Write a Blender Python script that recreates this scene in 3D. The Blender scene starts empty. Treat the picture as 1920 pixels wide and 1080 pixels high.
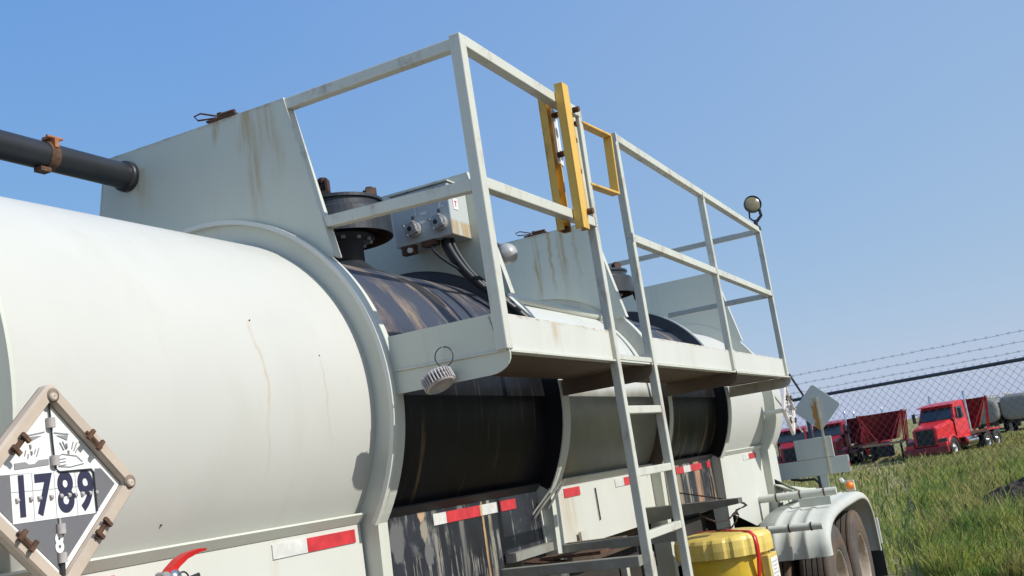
import bpy, bmesh, math, random
import numpy as np
from mathutils import Vector, Matrix
R_ = math.radians
random.seed(7)
SC = bpy.context.scene
COL = SC.collection
Z0 = 1.8            # authored heights are measured from the eye; the trailer stands on ground at 0

# ---------------------------------------------------------------- camera, sky, sun, exposure
cam = bpy.data.objects.new('camera', bpy.data.cameras.new('camera'))
COL.objects.link(cam)
fwd = Vector((0.89740796, 0.40602482, 0.17263489)); rgt = Vector((0.43122745, -0.88991703, -0.14862893)); up = Vector((-0.0932837, -0.20782569, 0.97370767))
M = Matrix((rgt, up, -fwd)).transposed().to_4x4()
M.translation = Vector((-3.4094, -2.9008, Z0))
cam.matrix_world = M
cam.data.sensor_width = 36.0
cam.data.lens = 2015.64 / 1920 * 36
cam.data.clip_start = 0.05
cam.data.clip_end = 5000
SC.camera = cam

SUN = Vector((0.018, -0.795, 0.600)).normalized()
W = bpy.data.worlds.new('World'); SC.world = W; W.use_nodes = True
nt = W.node_tree; nt.nodes.clear()
sky = nt.nodes.new('ShaderNodeTexSky'); sky.sky_type = 'NISHITA'; sky.sun_disc = False
sky.sun_elevation = math.asin(SUN.z); sky.sun_rotation = math.atan2(SUN.x, SUN.y)
sky.altitude = 100; sky.air_density = 1.0; sky.dust_density = 0.7; sky.ozone_density = 4.0
bg = nt.nodes.new('ShaderNodeBackground'); bg.inputs['Strength'].default_value = 0.15
wo = nt.nodes.new('ShaderNodeOutputWorld')
hs = nt.nodes.new('ShaderNodeHueSaturation'); hs.inputs['Saturation'].default_value = 1.22
nt.links.new(sky.outputs[0], hs.inputs['Color'])
sep = nt.nodes.new('ShaderNodeSeparateColor'); cmb = nt.nodes.new('ShaderNodeCombineColor'); nt.links.new(hs.outputs[0], sep.inputs[0])
for ch_, k_, e_ in ((0, 1.43, 0.57), (1, 1.78, 0.44), (2, 3.95, 0.09)):      # hazy summer air: flatter than the clear-sky model
    pw = nt.nodes.new('ShaderNodeMath'); pw.operation = 'POWER'; pw.inputs[1].default_value = e_
    ml_ = nt.nodes.new('ShaderNodeMath'); ml_.operation = 'MULTIPLY'; ml_.inputs[1].default_value = k_
    nt.links.new(sep.outputs[ch_], pw.inputs[0]); nt.links.new(pw.outputs[0], ml_.inputs[0]); nt.links.new(ml_.outputs[0], cmb.inputs[ch_])
# paler, hazier air towards the sun's side of the sky, with faint unevenness
tcw = nt.nodes.new('ShaderNodeTexCoord'); dt = nt.nodes.new('ShaderNodeVectorMath'); dt.operation = 'DOT_PRODUCT'
dt.inputs[1].default_value = Vector((SUN.x, SUN.y, 0)).normalized(); nt.links.new(tcw.outputs['Generated'], dt.inputs[0])
mr = nt.nodes.new('ShaderNodeMapRange'); mr.inputs['From Min'].default_value = -0.78; mr.inputs['From Max'].default_value = 0.05; mr.inputs['To Max'].default_value = 0.40
nt.links.new(dt.outputs['Value'], mr.inputs['Value'])
nzw = nt.nodes.new('ShaderNodeTexNoise'); nzw.inputs['Scale'].default_value = 2.2; nzw.inputs['Detail'].default_value = 5; nt.links.new(tcw.outputs['Generated'], nzw.inputs['Vector'])
nm = nt.nodes.new('ShaderNodeMath'); nm.operation = 'MULTIPLY_ADD'; nm.inputs[1].default_value = 0.16; nm.inputs[2].default_value = -0.08; nt.links.new(nzw.outputs['Fac'], nm.inputs[0])
na = nt.nodes.new('ShaderNodeMath'); na.operation = 'ADD'; na.use_clamp = True; nt.links.new(mr.outputs[0], na.inputs[0]); nt.links.new(nm.outputs[0], na.inputs[1])
mxw = nt.nodes.new('ShaderNodeMix'); mxw.data_type = 'RGBA'; mxw.inputs[7].default_value = (2.66, 3.42, 4.35, 1)
nt.links.new(na.outputs[0], mxw.inputs[0]); nt.links.new(cmb.outputs[0], mxw.inputs[6])
nt.links.new(mxw.outputs[2], bg.inputs[0]); nt.links.new(bg.outputs[0], wo.inputs[0])
sun = bpy.data.objects.new('sun', bpy.data.lights.new('sun', 'SUN')); COL.objects.link(sun)
sun.data.energy = 4.1; sun.data.angle = R_(0.55); sun.data.color = (1.0, 0.965, 0.90)
sun.rotation_euler = SUN.to_track_quat('Z', 'Y').to_euler(); sun.location = (0, -10, 20)
SC.view_settings.view_transform = 'Standard'; SC.view_settings.look = 'None'
SC.view_settings.exposure = 0.12; SC.view_settings.gamma = 1.0; SC.view_settings.use_curve_mapping = False

# ---------------------------------------------------------------- materials
class NT:
    def __init__(s, name):
        s.m = bpy.data.materials.new(name); s.m.use_nodes = True
        s.t = s.m.node_tree; s.t.nodes.clear()
        s.o = s.n('OutputMaterial'); s.b = s.n('BsdfPrincipled'); s.l(s.b.outputs[0], s.o.inputs[0])
        s.pos = s.n('NewGeometry').outputs['Position']
    def n(s, t): return s.t.nodes.new('ShaderNode' + t)
    def l(s, a, b): s.t.links.new(a, b)
    def noise(s, scale=(1, 1, 1), detail=4, rough=0.6, vec=None, off=(0, 0, 0)):
        mp = s.n('Mapping'); mp.inputs['Scale'].default_value = scale; mp.inputs['Location'].default_value = off
        s.l(vec or s.pos, mp.inputs['Vector'])
        nz = s.n('TexNoise'); nz.inputs['Scale'].default_value = 1; nz.inputs['Detail'].default_value = detail; nz.inputs['Roughness'].default_value = rough
        s.l(mp.outputs[0], nz.inputs['Vector']); return nz.outputs['Fac']
    def ramp(s, fac, lo, hi):
        r = s.n('MapRange'); r.interpolation_type = 'SMOOTHSTEP'
        r.inputs['From Min'].default_value = lo; r.inputs['From Max'].default_value = hi
        s.l(fac, r.inputs['Value']); return r.outputs[0]
    def math(s, op, a, b=None):
        m = s.n('Math'); m.operation = op
        for i, v in enumerate((a, b)):
            if v is None: continue
            if isinstance(v, (int, float)): m.inputs[i].default_value = v
            else: s.l(v, m.inputs[i])
        return m.outputs[0]
    def mix(s, fac, a, b):
        m = s.n('Mix'); m.data_type = 'RGBA'
        for k, v in ((0, fac), (6, a), (7, b)):
            if isinstance(v, (int, float)): m.inputs[k].default_value = v
            elif isinstance(v, tuple): m.inputs[k].default_value = (*v[:3], 1)
            else: s.l(v, m.inputs[k])
        return m.outputs[2]
    def xyz(s):
        x = s.n('SeparateXYZ'); s.l(s.pos, x.inputs[0]); return x.outputs
    def bump(s, fac, strength=0.2, dist=0.002):
        b = s.n('Bump'); b.inputs['Strength'].default_value = strength; b.inputs['Distance'].default_value = dist
        s.l(fac, b.inputs['Height']); s.l(b.outputs[0], s.b.inputs['Normal'])
    def fin(s, col, rough=0.5, metal=0.0, spec=None):
        if isinstance(col, tuple): s.b.inputs['Base Color'].default_value = (*col[:3], 1)
        else: s.l(col, s.b.inputs['Base Color'])
        if isinstance(rough, (int, float)): s.b.inputs['Roughness'].default_value = rough
        else: s.l(rough, s.b.inputs['Roughness'])
        s.b.inputs['Metallic'].default_value = metal
        if spec is not None: s.b.inputs['Specular IOR Level'].default_value = spec
        return s.m

def simple(name, col, rough=0.5, metal=0.0, var=0.25, scale=6, bump=0.0, spec=None):
    t = NT(name); n = t.noise((scale,) * 3, 5)
    c = t.mix(t.ramp(n, 0.3, 0.75), tuple(x * (1 - var) for x in col), col)
    if bump: t.bump(t.noise((scale * 12,) * 3, 3), bump)
    return t.fin(c, rough, metal, spec)

PAINT = (0.61, 0.625, 0.545)
def paint(name, base=PAINT, rough=0.38, streak=0.35, spots=0.3, bands=(), rustcol=(0.30, 0.14, 0.05), sscale=(14, 14, 0.7), top=None, dirt=0.0, blotch=0.0, spec=0.3):
    """weathered light paint: faint run-down streaks, small rust spots, optional rust runs at given y (or x)"""
    t = NT(name)
    n1 = t.noise((1.3,) * 3, 3); c = t.mix(t.ramp(n1, 0.25, 0.8), tuple(x * 0.92 for x in base), base)
    st = t.ramp(t.noise(sscale, 5, 0.65), 0.56, 0.78)
    c = t.mix(t.math('MULTIPLY', st, streak), c, (base[0] * 0.78, base[1] * 0.70, base[2] * 0.55))
    sp = t.ramp(t.noise((17,) * 3, 4, 0.7, off=(3, 1, 2)), 0.69, 0.76)
    c = t.mix(t.math('MULTIPLY', sp, spots), c, rustcol)
    if blotch:
        bl = t.ramp(t.noise((7, 7, 4), 6, 0.75, off=(7, 2, 4)), 0.50, 0.72)
        c = t.mix(t.math('MULTIPLY', bl, blotch), c, (0.22, 0.12, 0.06))
    X = t.xyz()
    for (ax, v, w, z0, z1, amt) in bands:      # a rust run: axis, place, half width, bottom, top, amount
        wob = t.math('MULTIPLY', t.math('SUBTRACT', t.noise((3, 3, 4), 3), 0.5), 0.12)
        d = t.math('ABSOLUTE', t.math('SUBTRACT', t.math('ADD', X[ax], wob), v))
        m = t.math('SUBTRACT', 1.0, t.ramp(d, w * 0.15, w))
        zz = t.math('SUBTRACT', X[2], Z0)
        m = t.math('MULTIPLY', m, t.ramp(zz, z0, z0 + (z1 - z0) * 0.7))
        m = t.math('MULTIPLY', m, t.math('SUBTRACT', 1.0, t.ramp(zz, z1, z1 + 0.02)))
        m = t.math('MULTIPLY', m, t.ramp(t.noise((40, 40, 3), 4, 0.7), 0.30, 0.62))
        c = t.mix(t.math('MULTIPLY', m, amt), c, (0.43, 0.29, 0.12))
    if top is not None:                       # rusty upper edge
        zz = t.math('SUBTRACT', X[2], Z0 + top)
        m = t.math('MULTIPLY', t.ramp(zz, -0.018, 0.0), t.ramp(t.noise((13, 13, 45), 6, 0.75), 0.46, 0.66))
        c = t.mix(t.math('MULTIPLY', m, 0.8), c, rustcol)
    if dirt:
        dn = t.ramp(t.noise((3, 9, 9), 6, 0.7), 0.35, 0.65)
        c = t.mix(t.math('MULTIPLY', dn, dirt), c, (0.16, 0.115, 0.07))
    film = t.ramp(t.noise((2.2, 2.2, 1.1), 6, 0.7, off=(11, 3, 8)), 0.48, 0.75)
    c = t.mix(t.math('MULTIPLY', film, 0.30), c, tuple(base[i] * (0.80, 0.77, 0.70)[i] for i in range(3)))
    t.bump(t.noise((9,) * 3, 5), 0.10, 0.004)
    return t.fin(c, rough, 0, spec)

M_TANK = paint('tank paint', (0.565, 0.566, 0.524), 0.42, 0.2, 0.1, bands=((0, -0.62, 0.012, 0.0, 0.62, 0.4), (0, -0.30, 0.008, 0.05, 0.5, 0.35)), sscale=(9, 3, 1.2), spec=0.12)
M_RIVET = simple('dull speck', (0.16, 0.10, 0.06), 0.8, 0, 0.3, 40)
M_RING = paint('ring paint', PAINT, 0.45, 0.4, 0.3)
M_PLATE_A = paint('front bulkhead paint', (0.60, 0.62, 0.52), 0.42, 0.25, 0.25, bands=((1, -0.30, 0.05, 1.0, 1.62, 0.65), (1, -0.42, 0.04, 1.2, 1.62, 0.4), (1, -0.36, 0.09, 1.35, 1.62, 0.35), (1, 0.28, 0.06, 1.3, 1.52, 0.6), (1, -0.14, 0.03, 1.5, 1.64, 0.9)), top=1.625)
M_PLATE_C = paint('middle bulkhead paint', (0.60, 0.62, 0.52), 0.42, 0.3, 0.3, bands=((1, -0.06, 0.035, 1.0, 1.62, 0.9), (1, -0.17, 0.02, 1.1, 1.62, 0.7), (1, -0.26, 0.04, 1.05, 1.63, 0.8), (1, -0.36, 0.02, 1.1, 1.6, 0.5)), top=1.625)
M_PLATE = paint('bulkhead paint', (0.60, 0.62, 0.52), 0.42, 0.25, 0.25, top=1.63)
M_RAIL = paint('rail paint', (0.60, 0.61, 0.53), 0.45, 0.4, 1.0, blotch=0.55, rustcol=(0.26, 0.12, 0.05))
M_TOE = paint('toe board paint', (0.64, 0.645, 0.585), 0.45, 0.5, 0.6, bands=((0, 0.5, 0.05, 0.46, 0.57, 0.5),), top=0.583)
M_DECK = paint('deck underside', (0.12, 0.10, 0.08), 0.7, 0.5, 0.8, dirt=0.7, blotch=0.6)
M_SKIRT = paint('skirt paint', (0.63, 0.635, 0.575), 0.42, 0.5, 0.2, bands=((0, 1.95, 0.16, -0.5, -0.12, 0.45),), sscale=(16, 16, 0.8))
M_RUST = simple('rusty iron', (0.165, 0.085, 0.05), 0.85, 0.1, 0.6, 40, 0.4)
M_BLACK = simple('black rubber', (0.022, 0.023, 0.026), 0.42, 0, 0.3, 8, 0.05)
M_DARK = simple('dark coated steel', (0.045, 0.05, 0.058), 0.38, 0.1, 0.5, 7, 0.1)
M_GALV = simple('dull cast metal', (0.52, 0.52, 0.50), 0.45, 0.4, 0.4, 20, 0.2)
M_CHROME = simple('polished metal', (0.75, 0.75, 0.75), 0.18, 1.0, 0.1, 5)
M_YEL = paint('worn yellow paint', (0.76, 0.47, 0.10), 0.5, 0.5, 1.0, blotch=0.6)
M_WHITE = simple('white enamel', (0.80, 0.80, 0.78), 0.35, 0, 0.05, 4)
M_RED = simple('red reflective tape', (0.68, 0.045, 0.055), 0.35, 0, 0.35, 22)
M_TAPEW = simple('white reflective tape', (0.74, 0.74, 0.70), 0.3, 0, 0.22, 22)
M_REDP = simple('red plastic', (0.62, 0.02, 0.02), 0.35, 0, 0.2, 8)
M_TAN = simple('faded tan steel', (0.56, 0.465, 0.37), 0.55, 0, 0.18, 7, 0.05)
M_PGREY = simple('faded black film', (0.17, 0.17, 0.18), 0.5, 0, 0.2, 4)
M_INK = simple('dark blue ink', (0.03, 0.03, 0.07), 0.5, 0, 0.2, 20)
M_GREYINK = simple('grey print', (0.28, 0.28, 0.29), 0.5, 0, 0.1, 10)
M_CAP = simple('weathered grey plastic', (0.50, 0.46, 0.44), 0.7, 0, 0.3, 20, 0.3)
M_GLASS = simple('dark glass', (0.03, 0.045, 0.055), 0.08, 0, 0.1, 3)
M_LENS = simple('lamp lens', (0.24, 0.215, 0.13), 0.2, 0, 0.3, 30)
M_AMBER = simple('amber plastic', (0.85, 0.22, 0.02), 0.3, 0, 0.1, 5)
M_STICK = simple('pale sun bleached wood', (0.62, 0.56, 0.40), 0.7, 0, 0.2, 20)
M_MARK = simple('chalk white paint', (0.78, 0.79, 0.78), 0.7, 0, 0.3, 60)

def painted_shade_tank():
    t = NT('tank paint with painted shade'); X = t.xyz(); zz = t.math('SUBTRACT', X[2], Z0)
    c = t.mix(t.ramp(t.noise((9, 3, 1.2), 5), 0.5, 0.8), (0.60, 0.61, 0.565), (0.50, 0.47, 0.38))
    g = t.math('SUBTRACT', 1.0, t.ramp(t.math('ADD', zz, t.math('MULTIPLY', t.noise((2, 2, 2), 4), 0.1)), 0.42, 0.50))  # walkway's shade painted in: darker tone up to about deck height
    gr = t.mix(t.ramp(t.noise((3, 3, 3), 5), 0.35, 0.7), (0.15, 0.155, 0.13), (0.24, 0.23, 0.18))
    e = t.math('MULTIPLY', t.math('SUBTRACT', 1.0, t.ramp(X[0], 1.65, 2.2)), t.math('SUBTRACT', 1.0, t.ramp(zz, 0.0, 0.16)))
    gr = t.mix(t.math('MULTIPLY', e, t.ramp(t.noise((8, 8, 8), 5), 0.3, 0.6)), gr, (0.14, 0.085, 0.02))  # blotchy brown reflection painted low beside the second ring
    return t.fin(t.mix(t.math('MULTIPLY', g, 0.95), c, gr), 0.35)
M_TANK2 = painted_shade_tank()
def black_tank():
    t = NT('black stained lining with painted light')
    X = t.xyz()
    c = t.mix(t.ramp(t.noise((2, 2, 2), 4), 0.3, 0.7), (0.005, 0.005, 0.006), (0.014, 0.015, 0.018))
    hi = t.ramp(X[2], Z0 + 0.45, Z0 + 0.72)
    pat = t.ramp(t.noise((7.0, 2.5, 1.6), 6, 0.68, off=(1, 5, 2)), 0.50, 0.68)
    c = t.mix(t.math('MULTIPLY', hi, 0.85), c, (0.062, 0.072, 0.098))  # sunlit upper shell painted in as a paler blue-grey
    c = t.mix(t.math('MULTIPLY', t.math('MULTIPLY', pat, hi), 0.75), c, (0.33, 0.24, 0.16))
    edge = t.math('SUBTRACT', 1.0, t.ramp(X[0], 0.05, 0.36))
    em = t.math('MULTIPLY', t.math('MULTIPLY', edge, hi), t.ramp(t.noise((26, 26, 9), 6, 0.75), 0.36, 0.54))
    c = t.mix(t.math('MULTIPLY', em, 0.9), c, (0.50, 0.31, 0.17))
    st = t.ramp(t.noise((13, 1.2, 0.9), 5, 0.65), 0.52, 0.66)
    lo_ = t.math('SUBTRACT', 1.0, t.ramp(X[2], Z0 + 0.1, Z0 + 0.5))
    c = t.mix(t.math('MULTIPLY', t.math('MULTIPLY', st, lo_), t.ramp(t.noise((2.5, 1, 1.5), 3), 0.42, 0.6)), c, (0.19, 0.125, 0.06))  # brown glints painted in with the drip streaks on the lower shell
    s2 = t.ramp(t.noise((45, 1.5, 0.8), 5, 0.75, off=(2, 2, 2)), 0.60, 0.72)
    c = t.mix(t.math('MULTIPLY', s2, 0.45), c, (0.20, 0.18, 0.15))
    t.bump(t.noise((30,) * 3, 4), 0.1)
    return t.fin(c, 0.42, 0, 0.12)
M_BTANK = black_tank()

def black_skirt(name, amt, tancol=(0.42, 0.33, 0.20), scale=26, off=(0, 0, 0), bands=(), blobs=()):
    t = NT(name)
    c = t.mix(t.ramp(t.noise((3,) * 3, 4), 0.3, 0.7), (0.010, 0.010, 0.012), (0.028, 0.031, 0.042))
    a = t.ramp(t.noise((scale, 1, 2.0), 6, 0.72, off=off), 0.55, 0.62)
    a = t.math('MULTIPLY', a, t.ramp(t.noise((3, 1, 3.5), 4, off=(3, 3, 3)), 0.47, 0.56))
    c = t.mix(t.math('MULTIPLY', a, amt), c, (0.28, 0.27, 0.24))
    b = t.ramp(t.noise((scale * 0.4, 1, 0.7), 5, 0.7, off=(9, 9, 9)), 0.60, 0.66)
    c = t.mix(t.math('MULTIPLY', b, amt), c, tancol)
    X = t.xyz()
    for (v, w, col) in bands:
        d = t.math('ABSOLUTE', t.math('SUBTRACT', t.math('ADD', X[0], t.math('MULTIPLY', t.math('SUBTRACT', t.noise((8, 1, 6), 3), 0.5), 0.03)), v))
        c = t.mix(t.math('MULTIPLY', t.math('SUBTRACT', 1.0, t.ramp(d, w * 0.4, w)), t.ramp(t.noise((60, 1, 4), 4), 0.3, 0.55)), c, col)
    for (bx, bz, br, col) in blobs:
        dx = t.math('SUBTRACT', X[0], bx); dz = t.math('SUBTRACT', X[2], bz + Z0)
        r2 = t.math('POWER', t.math('ADD', t.math('MULTIPLY', dx, dx), t.math('MULTIPLY', t.math('MULTIPLY', dz, dz), 0.5)), 0.5)
        r2 = t.math('ADD', r2, t.math('MULTIPLY', t.math('SUBTRACT', t.noise((22, 1, 14), 5, 0.7), 0.5), br * 1.3))
        c = t.mix(t.math('SUBTRACT', 1.0, t.ramp(r2, br * 0.7, br)), c, col)
    g = t.ramp(t.noise((5, 1, 7), 5, 0.6, off=(2, 0, 1)), 0.60, 0.66)
    c = t.mix(t.math('MULTIPLY', g, amt * 0.5), c, (0.14, 0.145, 0.15))
    return t.fin(c, 0.4)
M_BSK1 = black_skirt('black stained skirt', 0.85, bands=((0.955, 0.013, (0.52, 0.34, 0.16)), (1.02, 0.02, (0.30, 0.28, 0.2)), (0.75, 0.03, (0.16, 0.155, 0.14))), blobs=((0.42, -0.085, 0.030, (0.50, 0.33, 0.20)), (0.43, -0.155, 0.036, (0.30, 0.27, 0.21)), (0.22, -0.17, 0.065, (0.13, 0.13, 0.13)), (0.45, -0.245, 0.04, (0.14, 0.14, 0.14))))
M_BSK2 = black_skirt('brown streaked skirt', 1.0, (0.33, 0.235, 0.14), 18, (4, 0, 0), bands=((4.42, 0.10, (0.45, 0.26, 0.16)), (3.72, 0.10, (0.36, 0.29, 0.19)), (3.95, 0.06, (0.30, 0.24, 0.16)), (4.15, 0.03, (0.30, 0.26, 0.2))))

def tyre_mat():
    t = NT('dusty tyre rubber')
    c = t.mix(t.ramp(t.noise((4,) * 3, 5), 0.3, 0.7), (0.055, 0.047, 0.042), (0.105, 0.09, 0.078))
    c = t.mix(t.math('MULTIPLY', t.ramp(t.noise((1, 25, 1), 3), 0.5, 0.6), 0.5), c, (0.16, 0.085, 0.04))
    t.bump(t.noise((40,) * 3, 4), 0.3)
    return t.fin(c, 0.8)
M_TYRE = tyre_mat()
M_RIM = paint('rusted wheel rim', (0.42, 0.36, 0.28), 0.5, 0.5, 1.0, blotch=0.9, rustcol=(0.3, 0.12, 0.04))

def drum_mat(name, col):
    t = NT(name)
    c = t.mix(t.ramp(t.noise((5,) * 3, 5), 0.3, 0.75), tuple(x * 0.8 for x in col), col)
    c = t.mix(t.math('MULTIPLY', t.ramp(t.noise((14, 14, 2), 5, 0.7), 0.55, 0.75), 0.35), c, (0.30, 0.20, 0.06))
    t.b.inputs['Subsurface Weight'].default_value = 0.0
    return t.fin(c, 0.38)
M_DRUM = drum_mat('yellow plastic', (0.78, 0.53, 0.04))
M_DLID = drum_mat('faded yellow lid plastic', (0.82, 0.62, 0.16))

def red_truck(name, col):
    t = NT(name)
    c = t.mix(t.ramp(t.noise((1.5,) * 3, 4), 0.3, 0.75), tuple(x * 0.75 for x in col), col)
    c = t.mix(t.math('MULTIPLY', t.ramp(t.noise((6, 6, 3), 5), 0.6, 0.8), 0.3), c, (0.25, 0.16, 0.12))
    return t.fin(c, 0.3)
M_TRED = red_truck('red truck paint', (0.70, 0.025, 0.03))
M_HRED = red_truck('dull red hopper paint', (0.23, 0.013, 0.022))
M_FTANK = paint('grey dirty tanker shell', (0.27, 0.28, 0.27), 0.5, 0.8, 0.6, dirt=0.35, sscale=(2, 2, 0.3))
M_FBLK = simple('black chassis', (0.02, 0.02, 0.02), 0.7, 0, 0.4, 2)

# ---------------------------------------------------------------- mesh builder
class MB:
    def __init__(s): s.v = []; s.f = []; s.mi = []; s.sm = []
    def add(s, vs, fs, mi=0, smooth=False):
        b = len(s.v); s.v += [tuple(v) for v in vs]
        for f in fs: s.f.append([i + b for i in f]); s.mi.append(mi); s.sm.append(smooth)
        return s
    def box(s, c, d, rot=None, mi=0):
        c = Vector(c); h = Vector(d) / 2
        vs = []
        for x in (-1, 1):
            for y in (-1, 1):
                for z in (-1, 1):
                    p = Vector((x * h.x, y * h.y, z * h.z))
                    if rot is not None: p = rot @ p
                    vs.append(c + p)
        return s.add(vs, [(0, 1, 3, 2), (4, 6, 7, 5), (0, 4, 5, 1), (2, 3, 7, 6), (0, 2, 6, 4), (1, 5, 7, 3)], mi)
    def bb(s, a, b, mi=0):
        return s.box([(a[i] + b[i]) / 2 for i in range(3)], [abs(a[i] - b[i]) for i in range(3)], None, mi)
    def beam(s, p, q, w, h=None, side=(0, 1, 0), mi=0):
        p = Vector(p); q = Vector(q); h = h or w
        d = (q - p); L = d.length; d.normalize()
        y = Vector(side); y = (y - d * y.dot(d)).normalized(); z = d.cross(y)
        return s.box((p + q) / 2, (L, w, h), Matrix((d, y, z)).transposed(), mi)
    def tube(s, pts, r, n=12, caps=True, mi=0, closed=False):
        pts = [Vector(p) for p in pts]; N = len(pts)
        rr = r if isinstance(r, (list, tuple)) else [r] * N
        prev = None; rings = []
        for i, p in enumerate(pts):
            if closed: d = pts[(i + 1) % N] - pts[i - 1]
            else: d = pts[min(i + 1, N - 1)] - pts[max(i - 1, 0)]
            d.normalize()
            if prev is None:
                a = Vector((0, 0, 1)) if abs(d.z) < 0.9 else Vector((1, 0, 0))
                prev = (a - d * a.dot(d)).normalized()
            else: prev = (prev - d * prev.dot(d)).normalized()
            o = d.cross(prev)
            rings.append([p + (prev * math.cos(2 * math.pi * k / n) + o * math.sin(2 * math.pi * k / n)) * rr[i] for k in range(n)])
        vs = [v for rg in rings for v in rg]; fs = []
        for i in range(N if closed else N - 1):
            j = (i + 1) % N
            for k in range(n): fs.append((i * n + k, i * n + (k + 1) % n, j * n + (k + 1) % n, j * n + k))
        s.add(vs, fs, mi, True)
        if caps and not closed:
            s.add(rings[0], [tuple(range(n))[::-1]], mi); s.add(rings[-1], [tuple(range(n))], mi)
        return s
    def lathe(s, prof, c, axis=(0, 0, 1), n=48, mi=0, smooth=True, a0=0, a1=2 * math.pi, ref=None):
        """prof: (radius, along-axis) list"""
        ax = Vector(axis).normalized(); c = Vector(c)
        if ref is None: ref = Vector((1, 0, 0)) if abs(ax.x) < 0.9 else Vector((0, 1, 0))
        u = (Vector(ref) - ax * Vector(ref).dot(ax)).normalized(); w = ax.cross(u)
        full = abs(a1 - a0 - 2 * math.pi) < 1e-6; m = n if full else n + 1
        vs = []
        for (r, z) in prof:
            for k in range(m):
                a = a0 + (a1 - a0) * k / n
                vs.append(c + ax * z + (u * math.cos(a) + w * math.sin(a)) * r)
        fs = []
        for i in range(len(prof) - 1):
            for k in range(n):
                k2 = (k + 1) % m
                fs.append((i * m + k, i * m + k2, (i + 1) * m + k2, (i + 1) * m + k))
        return s.add(vs, fs, mi, smooth)
    def prism(s, poly, d, mi=0):
        """polygon of 3D points extruded by vector d"""
        n = len(poly); d = Vector(d); a = [Vector(p) for p in poly]; b = [p + d for p in a]
        s.add(a + b, [tuple(range(n))[::-1], tuple(range(n, 2 * n))] + [(i, (i + 1) % n, n + (i + 1) % n, n + i) for i in range(n)], mi)
        return s
    def grid(s, rows, mi=0, smooth=True, close=False):
        m = len(rows[0]); vs = [p for r in rows for p in r]
        fs = [(i * m + k, i * m + (k + 1) % m, (i + 1) * m + (k + 1) % m, (i + 1) * m + k) for i in range(len(rows) - 1) for k in range(m if close else m - 1)]
        return s.add(vs, fs, mi, smooth)
    def build(s, name, mat, parent=None, bevel=0, fix=True, solid=0, auto=None):
        o3 = Vector((0, 0, 0)); p = parent
        while p is not None: o3 = o3 + p.location; p = p.parent
        org = Vector((0, 0, Z0)) - o3
        me = bpy.data.meshes.new(name)
        me.from_pydata([tuple(Vector(v) + org) for v in s.v], [], s.f)
        for m_ in (mat if isinstance(mat, (list, tuple)) else [mat]): me.materials.append(m_)
        me.polygons.foreach_set('material_index', s.mi); me.polygons.foreach_set('use_smooth', s.sm)
        if fix:
            bm = bmesh.new(); bm.from_mesh(me); bmesh.ops.recalc_face_normals(bm, faces=bm.faces); bm.to_mesh(me); bm.free()
        me.update()
        o = bpy.data.objects.new(name, me); COL.objects.link(o)
        if parent is not None: o.parent = parent
        if solid:
            md = o.modifiers.new('solid', 'SOLIDIFY'); md.thickness = solid; md.offset = -1
        if bevel:
            md = o.modifiers.new('bevel', 'BEVEL'); md.width = bevel; md.segments = 2; md.limit_method = 'ANGLE'; md.angle_limit = R_(40)
        return o

def thing(name, label, cat, loc=(0, 0, -Z0), group=None):
    o = bpy.data.objects.new(name, None); COL.objects.link(o)
    o.location = (loc[0], loc[1], loc[2] + Z0); o.empty_display_size = 0.3
    o['label'] = label; o['category'] = cat
    if group: o['group'] = group
    return o
def tag(o, label, cat, group=None):
    o['label'] = label; o['category'] = cat
    if group: o['group'] = group
    return o
def text_mb(txt, origin, ux, uz, size, thick=0.001, bold=0.0, sx=1.0, align='CENTER'):
    """lettering as real raised mesh: ux reading direction, uz up direction"""
    cu = bpy.data.curves.new('lettering', 'FONT'); cu.body = txt; cu.size = size; cu.align_x = align; cu.align_y = 'CENTER'
    cu.extrude = thick; cu.offset = bold; cu.resolution_u = 6
    ob = bpy.data.objects.new('lettering', cu); COL.objects.link(ob)
    dg = bpy.context.evaluated_depsgraph_get()
    me = bpy.data.meshes.new_from_object(ob.evaluated_get(dg))
    ux = Vector(ux).normalized(); uz = Vector(uz).normalized(); n = ux.cross(uz)
    mb = MB(); o = Vector(origin)
    mb.add([o + ux * v.co.x * sx + uz * v.co.y + n * v.co.z for v in me.vertices], [tuple(p.vertices) for p in me.polygons])
    bpy.data.objects.remove(ob); bpy.data.meshes.remove(me); bpy.data.curves.remove(cu)
    return mb

# ---------------------------------------------------------------- ground
def gz(x, y=0):
    d = min(max((x - 11) / 55, 0), 1); return -1.8 - 0.5 * d * d * (3 - 2 * d)
def ground_mat():
    t = NT('rough grassland')
    X = t.xyz()
    a = t.ramp(t.noise((0.25, 0.5, 1), 6, 0.65), 0.38, 0.62)
    c = t.mix(a, (0.16, 0.20, 0.05), (0.36, 0.32, 0.14))
    c = t.mix(t.ramp(t.noise((2.5, 4, 1), 5, 0.7), 0.45, 0.7), c, (0.13, 0.135, 0.05))
    # bare tan track running past, and stony yard round the trailer
    tr = t.math('MULTIPLY', t.ramp(t.noise((0.12, 0.5, 1), 3), 0.45, 0.55), 0.5)
    c = t.mix(tr, c, (0.30, 0.23, 0.14))
    yard = t.math('SUBTRACT', 1.0, t.ramp(X[0], 7.2, 8.8))
    yd = t.mix(t.ramp(t.noise((6, 6, 1), 6, 0.7), 0.35, 0.7), (0.15, 0.125, 0.09), (0.26, 0.225, 0.17))
    c = t.mix(yard, c, yd)
    t.bump(t.noise((3, 3, 1), 8, 0.7), 0.8, 0.1)
    return t.fin(c, 0.95, 0, 0.1)
g = MB()
xs = [-60, -20, -5, 0, 3, 6, 9, 11] + [11 + 5 * i for i in range(1, 12)] + [80, 100, 150, 300, 700, 2500]
ys = [-2500, -600, -200, -80, -40, -20, -10, -5, 0, 5, 10, 20, 40, 80, 200, 600, 2500]
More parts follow.
